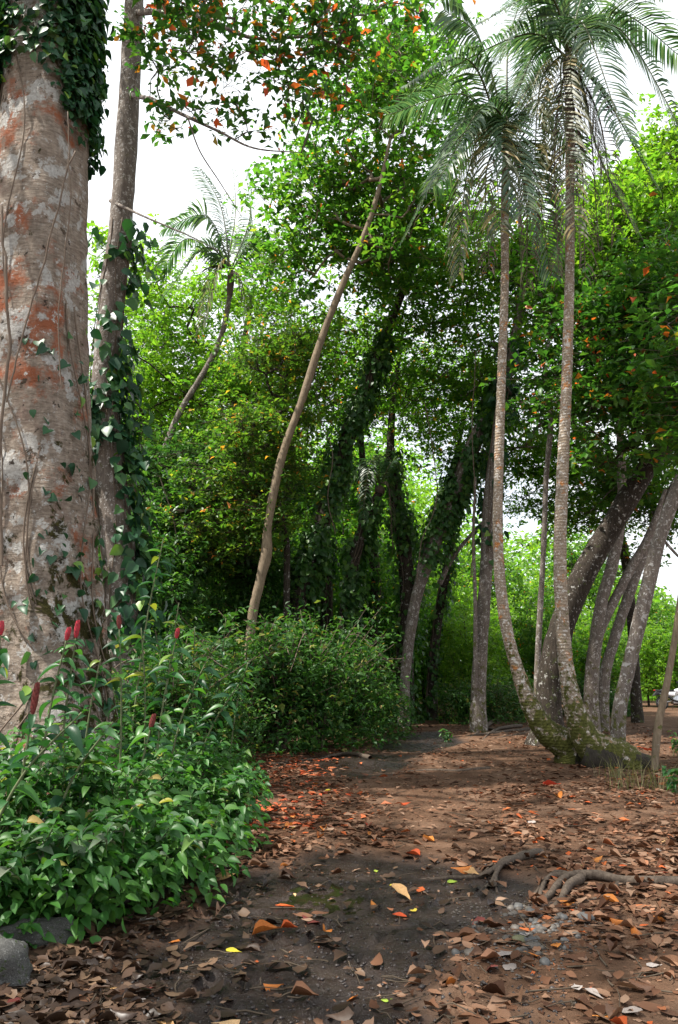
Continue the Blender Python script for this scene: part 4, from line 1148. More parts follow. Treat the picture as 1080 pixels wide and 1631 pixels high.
def front_shrub(base, h, spread, nst, label, seed, lean=(0, 0), dusty=.0, leaf=.124, singles=130, fill=260):
    rs = np.random.default_rng(seed)
    root = thing('leafy_shrub', label, 'shrub', base, 'leafy shrubs crowding the path edge')
    S = stems_for(base, h, spread, nst, rs, lean)
    b = Build()
    for c in S: b.add(*tube(c, np.linspace(.009, .003, 14), 4))
    link('stem', b.mesh('stem', MT['stem']), root)
    pos, dr, nr = [], [], []
    for c in S:
        T = unit(np.gradient(c, axis=0)); ph = rs.uniform(0, 6.28)
        for q, t in enumerate(np.linspace(.22, 1, 11)):
            i = min(int(t * 13), 12); p = c[i] + (c[i + 1] - c[i]) * (t * 13 - i)
            for e in (0, math.pi):
                a = ph + q * 1.57 + e + rs.normal(0, .3)
                d = np.array([math.cos(a), math.sin(a), .15 - .35 * rs.random()]) + T[i] * .35
                pos.append(p + rs.normal(0, .012, 3)); dr.append(d); nr.append(np.array([rs.normal(0, .3), rs.normal(-.25, .3), 1.]))
    pos, dr, nr = map(np.array, (pos, dr, nr))
    vis = -pos[:, 1] * .8 + pos[:, 2] * .8 + np.hypot(pos[:, 0], pos[:, 1]) * .3 + rs.normal(0, .12, len(pos))
    o = np.argsort(-vis)[:singles]
    for j in o:
        L = leaf * rs.uniform(.6, 1.15) * (1.0 if pos[j, 2] > h * .3 else .9)
        low = pos[j, 2] < h * .5 and rs.random() < dusty * 2
        ms = LEAF_DU if low or rs.random() < dusty * .3 else LEAF_SH
        link('leaf', ms[j % len(ms)], root, frame_matrix(pos[j], dr[j], nr[j], L, L * .56))
    rest = np.setdiff1d(np.arange(len(pos)), o)
    n = fill
    a = rs.uniform(0, 6.28, n); s = spread * rs.uniform(0, 1.0, n) ** .6
    fp = np.stack([np.cos(a) * s + lean[0] * .6, np.sin(a) * s + lean[1] * .6, h * rs.uniform(.05, .88, n) * (1 - .35 * (s / spread) ** 2)], 1)
    fd = np.stack([np.cos(a) + rs.normal(0, .6, n), np.sin(a) + rs.normal(0, .6, n), rs.normal(-.25, .3, n)], 1)
    pp = np.vstack([pos[rest], fp]); pd = np.vstack([dr[rest], fd])
    nn = np.stack([rs.normal(0, .4, len(pp)), rs.normal(-.2, .4, len(pp)), np.ones(len(pp))], 1)
    L = leaf * rs.uniform(.55, 1.0, len(pp))
    bb = Build(); scatter(bb, pp, pd, nn, L, L * .56, TP_SH, rs)
    tag(link('foliage', bb.mesh('foliage', MT['shrub']), root), kind='stuff')

FS = [(-25, 1492, .62, .42, 'low leafy shrub above the grey boulder in the bottom corner', .5), (45, 1478, .62, .40, 'low leafy shrub with dusty lower leaves next to the boulder', .6), (115, 1470, .62, .42, 'low leafy shrub with dusty drooping leaves over the wet litter', .6),
      (185, 1448, .66, .42, 'leafy shrub at the mud edge, third in from the boulder', .5), (250, 1424, .66, .42, 'leafy shrub overhanging the mud left of the tan leaf', .45), (305, 1396, .64, .40, 'leafy shrub bulging nearest the mud hollow', .3),
      (345, 1350, .60, .42, 'leafy shrub at the path side above the mud hollow', .15), (362, 1305, .58, .44, 'leafy shrub beside the red leaf on the path', .1), (372, 1265, .52, .40, 'small leafy shrub where the bush meets the red litter', .05), (352, 1228, .6, .42, 'last leafy shrub of the near bush, by the far red litter', .05),
      (10, 1412, .90, .48, 'tall leafy shrub in the second row behind the boulder', 0), (95, 1405, .92, .48, 'full leafy shrub in the second row behind the dusty leaves', 0), (175, 1385, .92, .48, 'bright leafy shrub in the middle of the near bush', 0), (250, 1358, .90, .48, 'bright leafy shrub behind the mud edge one', 0), (300, 1318, .84, .48, 'bright leafy shrub on the path side of the flower stalks', 0),
      (30, 1335, 1.12, .55, 'tall leafy shrub below the old dark flower cone', 0), (120, 1325, 1.12, .55, 'tall leafy shrub under the pair of red flower cones', 0), (215, 1305, 1.10, .55, 'tall leafy shrub at the crest of the near bush', 0), (290, 1268, 1.02, .55, 'tall leafy shrub at the path end of the near bush', 0)]
for i, (px, py, h, sp, lab, du) in enumerate(FS):
    p = GH(px, py)
    front_shrub(p, h, sp, 11, lab, 100 + i, lean=(.06, -.10), dusty=du, singles=120 if i < 10 else 95, fill=240)

# flowering ginger stalks standing above the shrubs
LEAF_GI = [mesh('leaf', *leaf_grid(7, 1, 'ellip', .10 + .03 * q, .25 + .12 * q, .05, 110 + q), MT['ginger']) for q in range(4)]
MT['cone_red'] = plain('flower_cone_red', (.36, .016, .03), .45, spec=.35, var=.6, vscale=24)
MT['cone_old'] = plain('flower_cone_old', (.13, .02, .015), .6, spec=.3, var=.5, vscale=40)

def cone(r, h, rs):
    b = Build()
    u = np.linspace(0, 1, 9)
    C = np.stack([np.zeros(9), np.zeros(9), u * h], 1)
    b.add(*tube(C, r * np.sin(np.pi * (.12 + .84 * u)) ** .55 * .70, 10))
    tv, tf = leaf_grid(3, 1, 'heart', -.15, .25, 0, 2)
    n = 46
    k = np.arange(n); a = k * 2.4; z = (k / n) * h * .94
    rr = r * np.sin(np.pi * (.12 + .84 * z / h)) ** .55
    d0 = np.stack([np.cos(a), np.sin(a), np.zeros(n)], 1)
    scatter(b, np.column_stack([d0[:, :2] * rr[:, None] * .8, z]), np.column_stack([d0[:, :2] * .35, np.ones(n)]), d0, np.full(n, r * 1.15), np.full(n, r * 1.1), [(tv, tf)], rs)
    return b

def ginger(label, bpx, top, d, seed, flower='red', nl=20, leaf=.19, size=1.0, ph=.16, name='ginger_plant', cat='plant'):
    rs = np.random.default_rng(seed)
    q = P(bpx, 1300, d - .15); base = np.array([q[0], q[1], H(q[0], q[1])])
    t = P(top[0], top[1], d)
    mid = (base * .45 + t * .55) + np.array([(base[0] - t[0]) * .12, 0, (t[2] - base[2]) * .06])
    root = thing(name, label, cat, base, 'flowering ginger stalks' if flower else 'flowerless leafy stalks')
    C = catmull(np.array([base - [0, 0, .05], mid, t]), 24) - base
    b = Build(); b.add(*tube(C, np.linspace(.013, .007, 24) * size, 6)); link('stem', b.mesh('stem', MT['stem']), root)
    for k in range(nl):
        s = .30 + .68 * k / (nl - 1)
        i = min(int(s * 23), 22); p = C[i] + (C[i + 1] - C[i]) * (s * 23 - i)
        a = k * 2.2 + rs.normal(0, .3)
        dv = np.array([math.cos(a), math.sin(a) * .9, rs.uniform(-.35, .5)])
        L = leaf * rs.uniform(.75, 1.2) * (1 - .25 * (s > .93))
        link('leaf', LEAF_GI[k % 4], root, frame_matrix(p, dv, np.array([rs.normal(0, .3), -.35, 1.]), L, L * .42))
    if flower:
        cb = cone(.029 * size, ph * size * .8, rs)
        T = unit(C[-1] - C[-3])
        M = Matrix.Translation(Vector(C[-1] - T * .01)) @ Vector((0, 0, 1)).rotation_difference(Vector(T)).to_matrix().to_4x4()
        link('flower_cone', cb.mesh('flower_cone', MT['cone_red' if flower == 'red' else 'cone_old']), root, M)
ginger('ginger stalk with the plump red cone, left one of the pair', 48, (106, 1018), 7.4, 201, 'red', 18, .2, 1, .13)
ginger('ginger stalk with the taller slim red cone of the pair', 84, (121, 1014), 7.5, 202, 'red', 18, .2, 1, .19)
ginger('ginger stalk with the red cone standing alone near the path', 235, (281, 1015), 8.0, 203, 'red', 20, .2, .9, .12)
ginger('ginger stalk with a brownish orange cone in front of the trunk edge', 190, (190, 1000), 8.3, 204, 'old', 16, .18, 1, .16)
ginger('ginger stalk with the long dark old cone low at the left', 22, (52, 1135), 6.6, 205, 'old', 12, .2, 1.1, .28)
ginger('ginger stalk with a red cone cut by the picture edge', -30, (1, 1010), 7.2, 206, 'red', 18, .2, 1, .14)
ginger('ginger stalk with a dark old cone sunk among the leaves', 205, (240, 1160), 7.2, 207, 'old', 12, .18, 1, .15)
ginger('leafy stalk arching over the shrubs at the left edge', -50, (130, 1135), 6.0, 208, None, 14, .2)
ginger('leafy stalk with hanging leaves right of the dark old cone', 60, (180, 1150), 6.4, 209, None, 14, .2)
ginger('tall leafy stalk reaching up beside the second trunk', 195, (262, 850), 9.5, 210, None, 26, .2)
ginger('leafy stalk between the lone red cone and the path', 250, (330, 1050), 8.6, 211, None, 20, .2)
ginger('leafy stalk against the foot of the huge trunk', 120, (160, 1050), 8.8, 212, None, 20, .2)
ginger('leafy stalk behind the lone red cone', 230, (225, 1000), 9.2, 213, None, 22, .2)
for _k, (_b, _t, _d, _l) in enumerate([(360, (395, 1055), 13.5, 'leafy stalk rising from the weeds where the path narrows'), (300, (310, 1000), 13, 'leafy stalk in the weeds below the yellowing tree'), (420, (470, 985), 18.2, 'tall weed stalk above the middle bushes by the ivy clad foot'),
        (545, (590, 1025), 19, 'weed stalk arching out of the bush at the path bend'), (250, (285, 960), 12.5, 'tall leafy stalk right of the second trunk foot'), (340, (360, 985), 16.5, 'tall weed stalk left of the pale leaning foot')]):
    ginger(_l, _b, _t, _d, 220 + _k, None, 22, .22, 1.2)
ginger('leafy stalk leaning out over the path side of the bush', 290, (380, 1090), 9.0, 214, None, 20, .19)

# ------------------------------------------------------------------ bushes of the middle distance, four kinds copied
def bush_proto(seed, h, spread, n, leafm, leaf, dry=0):
    rs = np.random.default_rng(seed)
    root = thing('bush', 'x', 'bush')
    S = stems_for(None, h, spread, 22, rs) + stems_for(None, h * 1.22, spread * 1.4, 9, rs)
    b = Build()
    for c in S: b.add(*tube(c, np.linspace(.016, .004, 14), 4))
    for _ in range(dry):
        a = rs.uniform(0, 6.28); q = np.array([math.cos(a) * spread * 1.2, math.sin(a) * spread * 1.2, h * rs.uniform(.5, 1.0)])
        b.add(*tube(catmull(np.array([[0, 0, 0], [q[0] * .4, q[1] * .4, h * .85], q]), 14), np.full(14, .008), 4))
    link('stem', b.mesh('stem', MT['vine']), root)
    cl = []
    for c in S:
        for i in range(3, 14): cl.append(c[i])
    cl = np.array(cl)
    cen = np.repeat(cl, 3, 0) + rs.normal(0, .13, (len(cl) * 3, 3))
    cen[:, 2] = np.maximum(cen[:, 2], .06)
    k = 420      # outer sprays down to the ground
    a = rs.uniform(0, 6.28, k); q = spread * rs.uniform(.7, 1.15, k)
    cen = np.vstack([cen, np.stack([np.cos(a) * q, np.sin(a) * q, h * .75 * rs.random(k) ** 1.4 + .05], 1)])
    bb = Build()
    rosettes(bb, cen, rs, leaf, max(3, int(n / len(cen))), .45, TPL_OVAL, .4, .05)
    tag(link('foliage', bb.mesh('foliage', MT[leafm]), root), kind='stuff')
    return root
BP = [bush_proto(301, 2.3, 1.15, 4600, 'shrub_mid', .13, 4), bush_proto(302, 2.0, 1.0, 4200, 'shrub_mid', .12, 3), bush_proto(303, 1.6, 1.1, 4000, 'shrub_mid', .15, 2), bush_proto(304, 2.2, 1.2, 4200, 'bright', .16, 1), bush_proto(305, 2.4, 1.2, 4200, 'dark_leaf', .16, 2)]
bused = set()
BS = [(320, 1218, 0, .85, 1, 'weedy bush closing the gap behind the near shrubs'), (268, 1230, 0, .85, 0, 'weedy bush behind the lone red flower cone'), (210, 1236, 0, .8, 1, 'weedy bush at the right side of the huge trunk foot'), (385, 1196, 0, 1.15, 0, 'bush edge nearest the red litter where the path narrows'), (445, 1192, 0, 1.15, 1, 'rounded bush along the path left of the mud heap'), (505, 1190, 0, 1.15, 0, 'bush right behind the churned mud heap'), (560, 1184, 0, 1.1, 1, 'bush on the path bend with pale glinting leaves'),
      (597, 1172, 0, .85, 2, 'last low bush on the inside of the path bend'), (340, 1172, 0, 1.3, 1, 'tall bush behind the narrow of the path'), (405, 1160, 0, 1.3, 0, 'tall bush below the pale leaning trunk'), (465, 1158, 0, 1.3, 1, 'tall bush beside the foot of the ivy clad tree'),
      (525, 1155, 0, 1.25, 0, 'tall bush under the small drooping palm'), (575, 1150, 0, .85, 2, 'bush below the broken ivy trunk'), (290, 1185, 0, 1.05, 0, 'bush just behind the ginger stalks'), (235, 1180, 0, 1.15, 4, 'dark bush at the foot of the second trunk'),
      (610, 1128, 0, .95, 3, 'bright bush left of the far puddle'), (662, 1112, 0, .9, 3, 'sunlit bush at the end of the path'), (705, 1108, 0, 1.1, 3, 'taller sunlit bush right of the path end'),
      (742, 1152, 0, .75, 2, 'low bush at the foot of the straight grey trunk'), (790, 1152, 0, .85, 1, 'dark low bush behind the twisted roots'), (826, 1146, 0, .8, 2, 'low bush between the curved palm and the roots'), (735, 1120, 0, .95, 4, 'dark bush behind the straight grey trunk'),
      (930, 1140, 0, .8, 1, 'low bush right of the stout trunk'), (965, 1142, 0, .7, 2, 'low bush behind the tall palm foot'), (1000, 1140, 0, .38, 2, 'knee high bush in front of the hidden motorcycle'), (915, 1112, 0, .9, 3, 'sunlit bush behind the stout leaning trunk'),
      (800, 1106, 0, 1.0, 3, 'sunlit bush far behind the curved palm'), (850, 1108, 0, .95, 4, 'dark bush far behind the slender stem'), (965, 1104, 0, 1.2, 3, 'sunlit bush behind the grey trunks'), (1020, 1101, 0, 1.6, 3, 'bright tall bush behind the motorcycles'), (1075, 1101, 0, 1.6, 1, 'tall bush behind the white motorcycle'),
      (1130, 1104, 0, 1.4, 3, 'bush cut by the picture edge behind the white motorcycle'), (500, 1128, 0, 1.25, 4, 'dark bush deep behind the path bend'), (430, 1130, 0, 1.3, 4, 'dark bush deep behind the pale leaning trunk'),
      (360, 1135, 0, 1.3, 4, 'dark bush deep below the yellowing tree'), (290, 1140, 0, 1.4, 4, 'dark bush deep below the shaded slanting tree'), (760, 1106, 0, 1.1, 1, 'bush seen between the grey trunk and the curved palm')]
for px, py, _, s, k, lab in BS:
    o = BP[k] if k not in bused else copy_tree(BP[k])
    bused.add(k)
    p = GH(px, py)
    o.matrix_basis = Matrix.Translation(Vector(p)) @ Matrix.Rotation(rnd.uniform(0, 6.28), 4, 'Z') @ Matrix.Diagonal((s * rnd.uniform(.95, 1.4), s * rnd.uniform(.95, 1.4), s * rnd.uniform(.8, 1.1), 1))
    tag(o, lab, 'bush', 'bushes along and behind the path')

# ------------------------------------------------------------------ roots, stones, boulder
def root_thing(label, strands, seed, lift=.35, name='tree_root'):
    """strands: [(control pixels on the ground), width px] joined where they meet"""
    rows0 = GH(*strands[0][0][0][:2])
    root = thing(name, label, 'root', rows0, 'roots lying bare on the path')
    for k, (pts, w) in enumerate(strands):
        ws = np.linspace(w[0], w[1], len(pts))
        rows = []
        for (q, ww) in zip(pts, ws):
            p = GH(q[0], q[1]); r = ww / 2 * scale_at(p)
            p[2] += r * lift + (q[2] if len(q) > 2 else 0)
            rows.append([*p, r])
        rows = np.array(rows); rows[-1, 2] -= rows[-1, 3] * 1.2
        C = catmull(rows, 10 * len(pts))
        C[:, 2] += (n2(C[:, 0], C[:, 1], 3, seed) - .5) * .03
        C[:, 1] += (n2(C[:, 0], C[:, 1], 4, seed + 3) - .5) * .06
        b = Build(); b.add(*tube(C[:, :3], np.maximum(C[:, 3], .004), 9, .5, 9, seed + k))
        link('root_strand', b.mesh('root_strand', MT['root'], off=rows0), root)
root_thing('thick knobbly root ending in claw like strands beside the gravel', [([(1130, 1412), (1060, 1411), (1000, 1408, .01), (950, 1403, .02), (905, 1404, .03), (878, 1420), (848, 1440)], (20, 9)),
            ([(935, 1403, .02), (900, 1400, .02), (872, 1402, .02), (855, 1425)], (15, 6)), ([(925, 1406, .02), (905, 1418, .02), (892, 1432), (872, 1444)], (17, 7)), ([(915, 1400, .02), (885, 1394, .01), (862, 1405), (845, 1428)], (10, 4)), ([(985, 1408), (970, 1425), (930, 1432)], (9, 3))], 7)
root_thing('dark forking root at the top of the mud hollow', [([(862, 1360), (835, 1370, .01), (800, 1383, .02), (765, 1389), (720, 1389), (668, 1388)], (14, 5)), ([(830, 1372, .01), (800, 1380, .02), (788, 1395), (792, 1412)], (11, 4)), ([(800, 1382, .02), (780, 1398), (762, 1410)], (8, 3)), ([(840, 1358), (812, 1368), (785, 1378), (770, 1384)], (7, 3))], 9)
root_thing('pale twisted roots heaped at the foot of the straight grey trunk', [([(868, 1160), (835, 1164), (800, 1168), (765, 1172), (738, 1172)], (7, 3)), ([(785, 1152, .05), (775, 1160, .05), (762, 1168), (745, 1176)], (7, 3)), ([(830, 1158, .03), (800, 1163, .04), (780, 1170), (768, 1178)], (6, 3)), ([(760, 1158, .06), (780, 1163, .03), (810, 1170)], (5, 3)), ([(860, 1166), (820, 1172), (785, 1176)], (5, 2))], 13)
root_thing('thin root running flat across the middle of the path', [([(780, 1226), (730, 1229), (670, 1228), (620, 1231)], (6, 3))], 15)
root_thing('pale root beside the churned mud heap', [([(590, 1214, .03), (565, 1204, .06), (540, 1200, .03), (500, 1206)], (8, 4)), ([(500, 1206), (465, 1210), (425, 1216)], (5, 3))], 16)
# the swollen mossy butt the tall palm rises from, lying along the ground
def palm_butt():
    pts = [(925, 1196, .08), (950, 1208, .12), (985, 1213, .10), (1015, 1216, .04), (1045, 1222, -.05)]
    rows = []
    for q, w in zip(pts, (40, 54, 50, 42, 24)):
        p = P(q[0], q[1] + 6, 14.4); rows.append([p[0], p[1], max(p[2], .02) + q[2] * .3, w / 2 * scale_at(p)])
    rows = np.array(rows); C = catmull(rows, 30)
    root = rows[0][:3].copy(); root[2] = 0
    b = Build(); b.add(*tube(C[:, :3] - root, C[:, 3], 16, .35, 4, 3))
    tag(link('mossy_stump', b.mesh('mossy_stump', bark_mat('bark_butt', [(.016, .013, .010), (.03, .025, .019), (.055, .047, .036)], moss=(.04, .045, .012), moss_thr=.55, scale=2, bumpd=.02)), None, Matrix.Translation(Vector(root))),
        'dark mossy trunk butt lying at the foot of the tall palm', 'stump')
palm_butt()

def stone_mesh(name, seed, mat, flat=.6, sub=2):
    import bmesh
    bm = bmesh.new(); bmesh.ops.create_icosphere(bm, subdivisions=sub, radius=1)
    V = np.array([v.co[:] for v in bm.verts]); F = np.array([[v.index for v in f.verts] for f in bm.faces]); bm.free()
    r = .55 + .85 * fbm(V * 1.3 + seed * 3.1, seed, 3)
    if sub > 3:
        r = r - .22 * np.abs(fbm(V * 2.2 + seed, seed + 1, 4) - .5) * 2 + .10 * np.round(fbm(V * 1.1 + 9, seed + 4, 2) * 6) / 6
    V = V * r[:, None] * np.array([1, .8, flat])
    return mesh(name, V, F, mat)
def beside(px, py, refs):
    r = min(refs, key=lambda q: ((q[0] - px) * .7) ** 2 + ((q[1] - py) * 2) ** 2)
    dx, dy = px - r[0], (py - r[1]) * 2
    far = math.hypot(dx, dy) > 45
    w = ('right of' if dx > 0 else 'left of') if abs(dx) > abs(dy) else ('below' if dy > 0 else 'above')
    return ('well ' if far else 'just ') + w + ' ' + r[2]

SM = [stone_mesh('pebble', 400 + i, MT[['stone', 'stone_pale', 'stone', 'stone_blue'][i % 4]], .5 + .06 * (i % 4)) for i in range(12)]
def stone(px, py, w, label, group, ms=None, seed=0):
    p = GH(px, py); s = w / 2 * scale_at(p)
    o = link('pebble', ms or rnd.choice(SM), None, Matrix.Translation(Vector((p[0], p[1], p[2] + s * .06))) @ Matrix.Rotation(rnd.uniform(0, 6.28), 4, 'Z') @ Matrix.Rotation(rnd.uniform(-.3, .3), 4, 'X') @ Matrix.Scale(s, 4))
    tag(o, label, 'pebble', group)
GR = 'pebbles in the gravel patch'
stone(935, 1463, 34, 'largest bluish pebble in the gravel below the clawed root', GR, stone_mesh('pebble', 431, MT['stone_blue'], .62))
stone(828, 1498, 28, 'yellow green mossy pebble in the gravel patch', GR, stone_mesh('pebble', 432, MT['stone_green'], .6))
stone(868, 1531, 24, 'blue grey pebble just below the gravel patch', GR, stone_mesh('pebble', 433, MT['stone_blue'], .62))
stone(752, 1515, 36, 'long flat grey pebble at the mud side of the gravel', GR, stone_mesh('pebble', 434, MT['stone'], .35))
stone(848, 1507, 34, 'flat grey pebble beside the mossy one', GR, stone_mesh('pebble', 435, MT['stone'], .38))
stone(726, 1510, 20, 'rounded grey pebble beside the long flat one', GR)
stone(918, 1594, 18, 'lone pale pebble in the dry leaves near the bottom', GR, SM[1])
stone(776, 1620, 16, 'small grey pebble by the curled leaves at the bottom', GR)
PREF = [(935, 1463, 'the largest bluish pebble'), (828, 1498, 'the yellow green mossy pebble'), (868, 1531, 'the blue grey pebble'), (752, 1515, 'the long flat grey pebble'), (848, 1507, 'the flat grey pebble'), (880, 1440, 'the claws of the thick root'), (800, 1450, 'the wet corner of the mud hollow'), (860, 1470, 'the centre of the gravel patch')]
for i in range(95):
    a, r = rnd.uniform(0, 6.28), rnd.random() ** .6
    px, py = 838 + math.cos(a) * r * 85 + math.sin(a) * 18, 1478 + math.sin(a) * r * 42
    stone(px, py, rnd.uniform(8, 20), 'small pebble ' + beside(px, py, PREF), GR)
b = Build()
for i in range(420):
    a, r = rnd.uniform(0, 6.28), rnd.random() ** .5
    p = GH(830 + math.cos(a) * r * 130, 1482 + math.sin(a) * r * 70)
    s = rnd.uniform(.006, .014)
    tv = np.array([[1, 0, 0], [-.5, .8, 0], [-.6, -.7, 0], [0, 0, .8], [.1, .05, -.7]]) * s * np.array([1, .9, .7]) + p + [0, 0, s * .3]
    b.add(tv, np.array([[0, 1, 3], [1, 2, 3], [2, 0, 3], [1, 0, 4], [2, 1, 4], [0, 2, 4]]))
tag(link('gravel', b.mesh('gravel', MT['stone_pale'], False)), 'fine gravel scattered between the pebbles', 'gravel', kind='stuff')

def boulder(label, px, py, d, sx, sy, sz, seed):
    p = G(px, py); p[2] = H(p[0], p[1])
    o = link('boulder', stone_mesh('boulder', seed, MT['boulder'], .8, 4), None, Matrix.Translation(Vector((p[0], p[1], p[2] + sz * .25))) @ Matrix.Rotation(.4, 4, 'Z') @ Matrix.Diagonal((sx, sy, sz, 1)))
    tag(o, label, 'boulder')
boulder('grey mossy boulder in the bottom left corner under the shrubs', -14, 1566, 0, .22, .2, .22, 441)
boulder('low mossy rock half buried behind the corner boulder', 52, 1505, 0, .26, .14, .13, 442)

# ------------------------------------------------------------------ fallen leaves
FL = {}
for k in ('brown', 'wet', 'orange', 'red', 'tan', 'yellow', 'lime', 'maroon', 'grey'):
    FL[k] = [mesh('fallen_leaf', *leaf_grid(8, 2, 'obov' if q % 3 else 'ellip', rnd.uniform(-.04, .08), rnd.uniform(-.10, .14), rnd.uniform(.12, .3) if k not in ('yellow', 'lime') else .05, 500 + q + len(k) * 9,
                                             rnd.choice([0, .12, .25, .45]) if k not in ('yellow', 'lime') else .1), MT['fl_' + k]) for q in range(7 if k in ('brown', 'wet') else 3)]

def lay_leaf(p, k, L, label, group, tilt=.25, mi=None, z=0.0):
    ms = FL[k]
    a = rnd.uniform(0, 6.28)
    d = np.array([math.cos(a), math.sin(a), rnd.gauss(0, tilt * .5)])
    n = np.array([rnd.gauss(0, tilt), rnd.gauss(0, tilt), 1.0 if rnd.random() < .7 else -1.0])
    W = L * rnd.uniform(.48, .62)
    me = ms[mi if mi is not None else rnd.randrange(len(ms))]
    M = frame_matrix(np.array([0, 0, 0.]), d, n, L, W)
    zs = [(M @ v.co)[2] for v in me.vertices]
    lo = sorted(zs)[len(zs) // 6]
    o = link('fallen_leaf', me, None, Matrix.Translation(Vector((p[0] - d[0] * L * .5, p[1] - d[1] * L * .5, p[2] - lo + .004 + z))) @ M)
    return tag(o, label, 'leaf', group)

SPECIAL = [  # px, py, colour, length px, label
    (373, 1501, 'yellow', 30, 'yellow leaf on the sunlit patch of grey mud'), (656, 1438, 'yellow', 22, 'bright yellow leaf on the mud below the puddle end'), (616, 1579, 'lime', 22, 'yellow green leaf at the bottom of the mud'),
    (355, 1397, 'tan', 50, 'large tan leaf at the mud edge beside the bush'), (465, 1413, 'tan', 30, 'tan leaf floating at the puddle'), (520, 1466, 'orange', 34, 'orange brown leaf in the middle of the mud'), (425, 1476, 'orange', 50, 'long curled orange brown leaf on the mud below the puddle'),
    (436, 1561, 'orange', 34, 'small curled orange leaf on the lower mud'), (395, 1321, 'red', 34, 'vivid red leaf beside the shrub corner'), (458, 1322, 'orange', 24, 'orange leaf with yellow neighbour above the mud'), (470, 1321, 'yellow', 16, 'small yellow leaf touching an orange one above the mud'),
    (511, 1336, 'orange', 26, 'orange leaf on pale ground above the puddle'), (591, 1333, 'orange', 30, 'orange leaf on the dry ground at the top of the mud hollow'), (683, 1341, 'orange', 32, 'orange red leaf right of the one on dry ground'), (657, 1359, 'red', 30, 'flat red leaf at the top edge of the mud hollow'),
    (640, 1420, 'tan', 48, 'big curled tan leaf standing in the mud right of the puddle'), (628, 1402, 'yellow', 18, 'small yellow leaf above the big curled tan one'), (598, 1376, 'lime', 14, 'tiny yellow green leaf on the upper mud'), (637, 1449, 'red', 26, 'dull red leaf below the bright yellow one'),
    (594, 1430, 'orange', 18, 'small orange leaf between the puddle and the curled tan one'), (453, 1372, 'orange', 16, 'small orange leaf above the tan floating one'), (495, 1455, 'maroon', 44, 'dark crumpled leaf in the middle of the mud'), (560, 1578, 'orange', 28, 'orange rimmed leaf pressed in the lower mud'),
    (725, 1559, 'orange', 34, 'orange leaf on bare earth below the gravel'), (1010, 1484, 'orange', 40, 'bright orange leaf in the dry litter right of the gravel'), (783, 1541, 'maroon', 44, 'dark red curled leaf left of the pale grey one'), (813, 1537, 'grey', 40, 'pale grey leaf standing on edge below the gravel'),
    (850, 1522, 'orange', 28, 'orange leaf beside the blue grey pebble'), (762, 1461, 'maroon', 26, 'wine red leaf on the mud left of the gravel'), (735, 1384, 'orange', 34, 'orange brown leaf resting on the forking root'), (752, 1388, 'tan', 36, 'tan leaf resting on the forking root'), (722, 1393, 'lime', 22, 'yellow green leaf tucked under the forking root'),
    (866, 1368, 'orange', 28, 'orange leaf at the upper end of the forking root'), (951, 1420, 'maroon', 40, 'wine red leaf standing against the thick root'), (972, 1434, 'orange', 36, 'orange tan leaf below the thick root'), (1056, 1393, 'red', 26, 'dull red leaf above the thick root'), (925, 1380, 'lime', 26, 'yellow green leaf above the clawed root'),
    (905, 1438, 'orange', 28, 'small orange leaf under the clawed root'), (183, 1566, 'tan', 36, 'golden crumpled leaf in the wet litter'), (268, 1622, 'tan', 56, 'large golden leaf at the bottom edge'), (238, 1563, 'maroon', 36, 'red brown leaf beside the golden crumpled one'), (278, 1488, 'orange', 26, 'orange brown leaf under the shrub edge'),
    (30, 1600, 'maroon', 40, 'red brown leaf in the bottom left litter'), (220, 1590, 'grey', 34, 'pale grey leaf in the wet litter'), (330, 1612, 'grey', 44, 'broad grey leaf at the bottom edge of the mud'), (360, 1618, 'tan', 50, 'broad light brown leaf at the bottom edge of the mud'), (515, 1264, 'red', 22, 'scarlet leaf in the red litter'), (527, 1262, 'yellow', 20, 'yellow leaf beside the scarlet one'),
    (960, 1620, 'orange', 44, 'orange red curled leaf at the bottom right'), (1000, 1612, 'grey', 50, 'long pale grey leaf at the bottom right'), (1060, 1340, 'tan', 34, 'tan leaf in the dry litter at the picture edge'), (480, 1405, 'grey', 24, 'grey leaf lying at the puddle'), (890, 1270, 'orange', 30, 'orange leaf in the litter below the palm foot'), (878, 1252, 'red', 30, 'red brown leaf pair below the tall palm foot'),
    (1030, 1195, 'red', 22, 'red leaf between the palm butt and the young tree'), (1000, 1194, 'red', 24, 'red leaf on the ground behind the palm butt')]
for px, py, k, w, lab in SPECIAL:
    p = GH(px, py)
    hi = .035 if 'root' in lab and 'rest' in lab else 0
    lay_leaf(p, k, w * scale_at(p) * .98, lab, 'fallen leaves on the path', .12 if k in ('yellow', 'lime') else .25, z=hi)

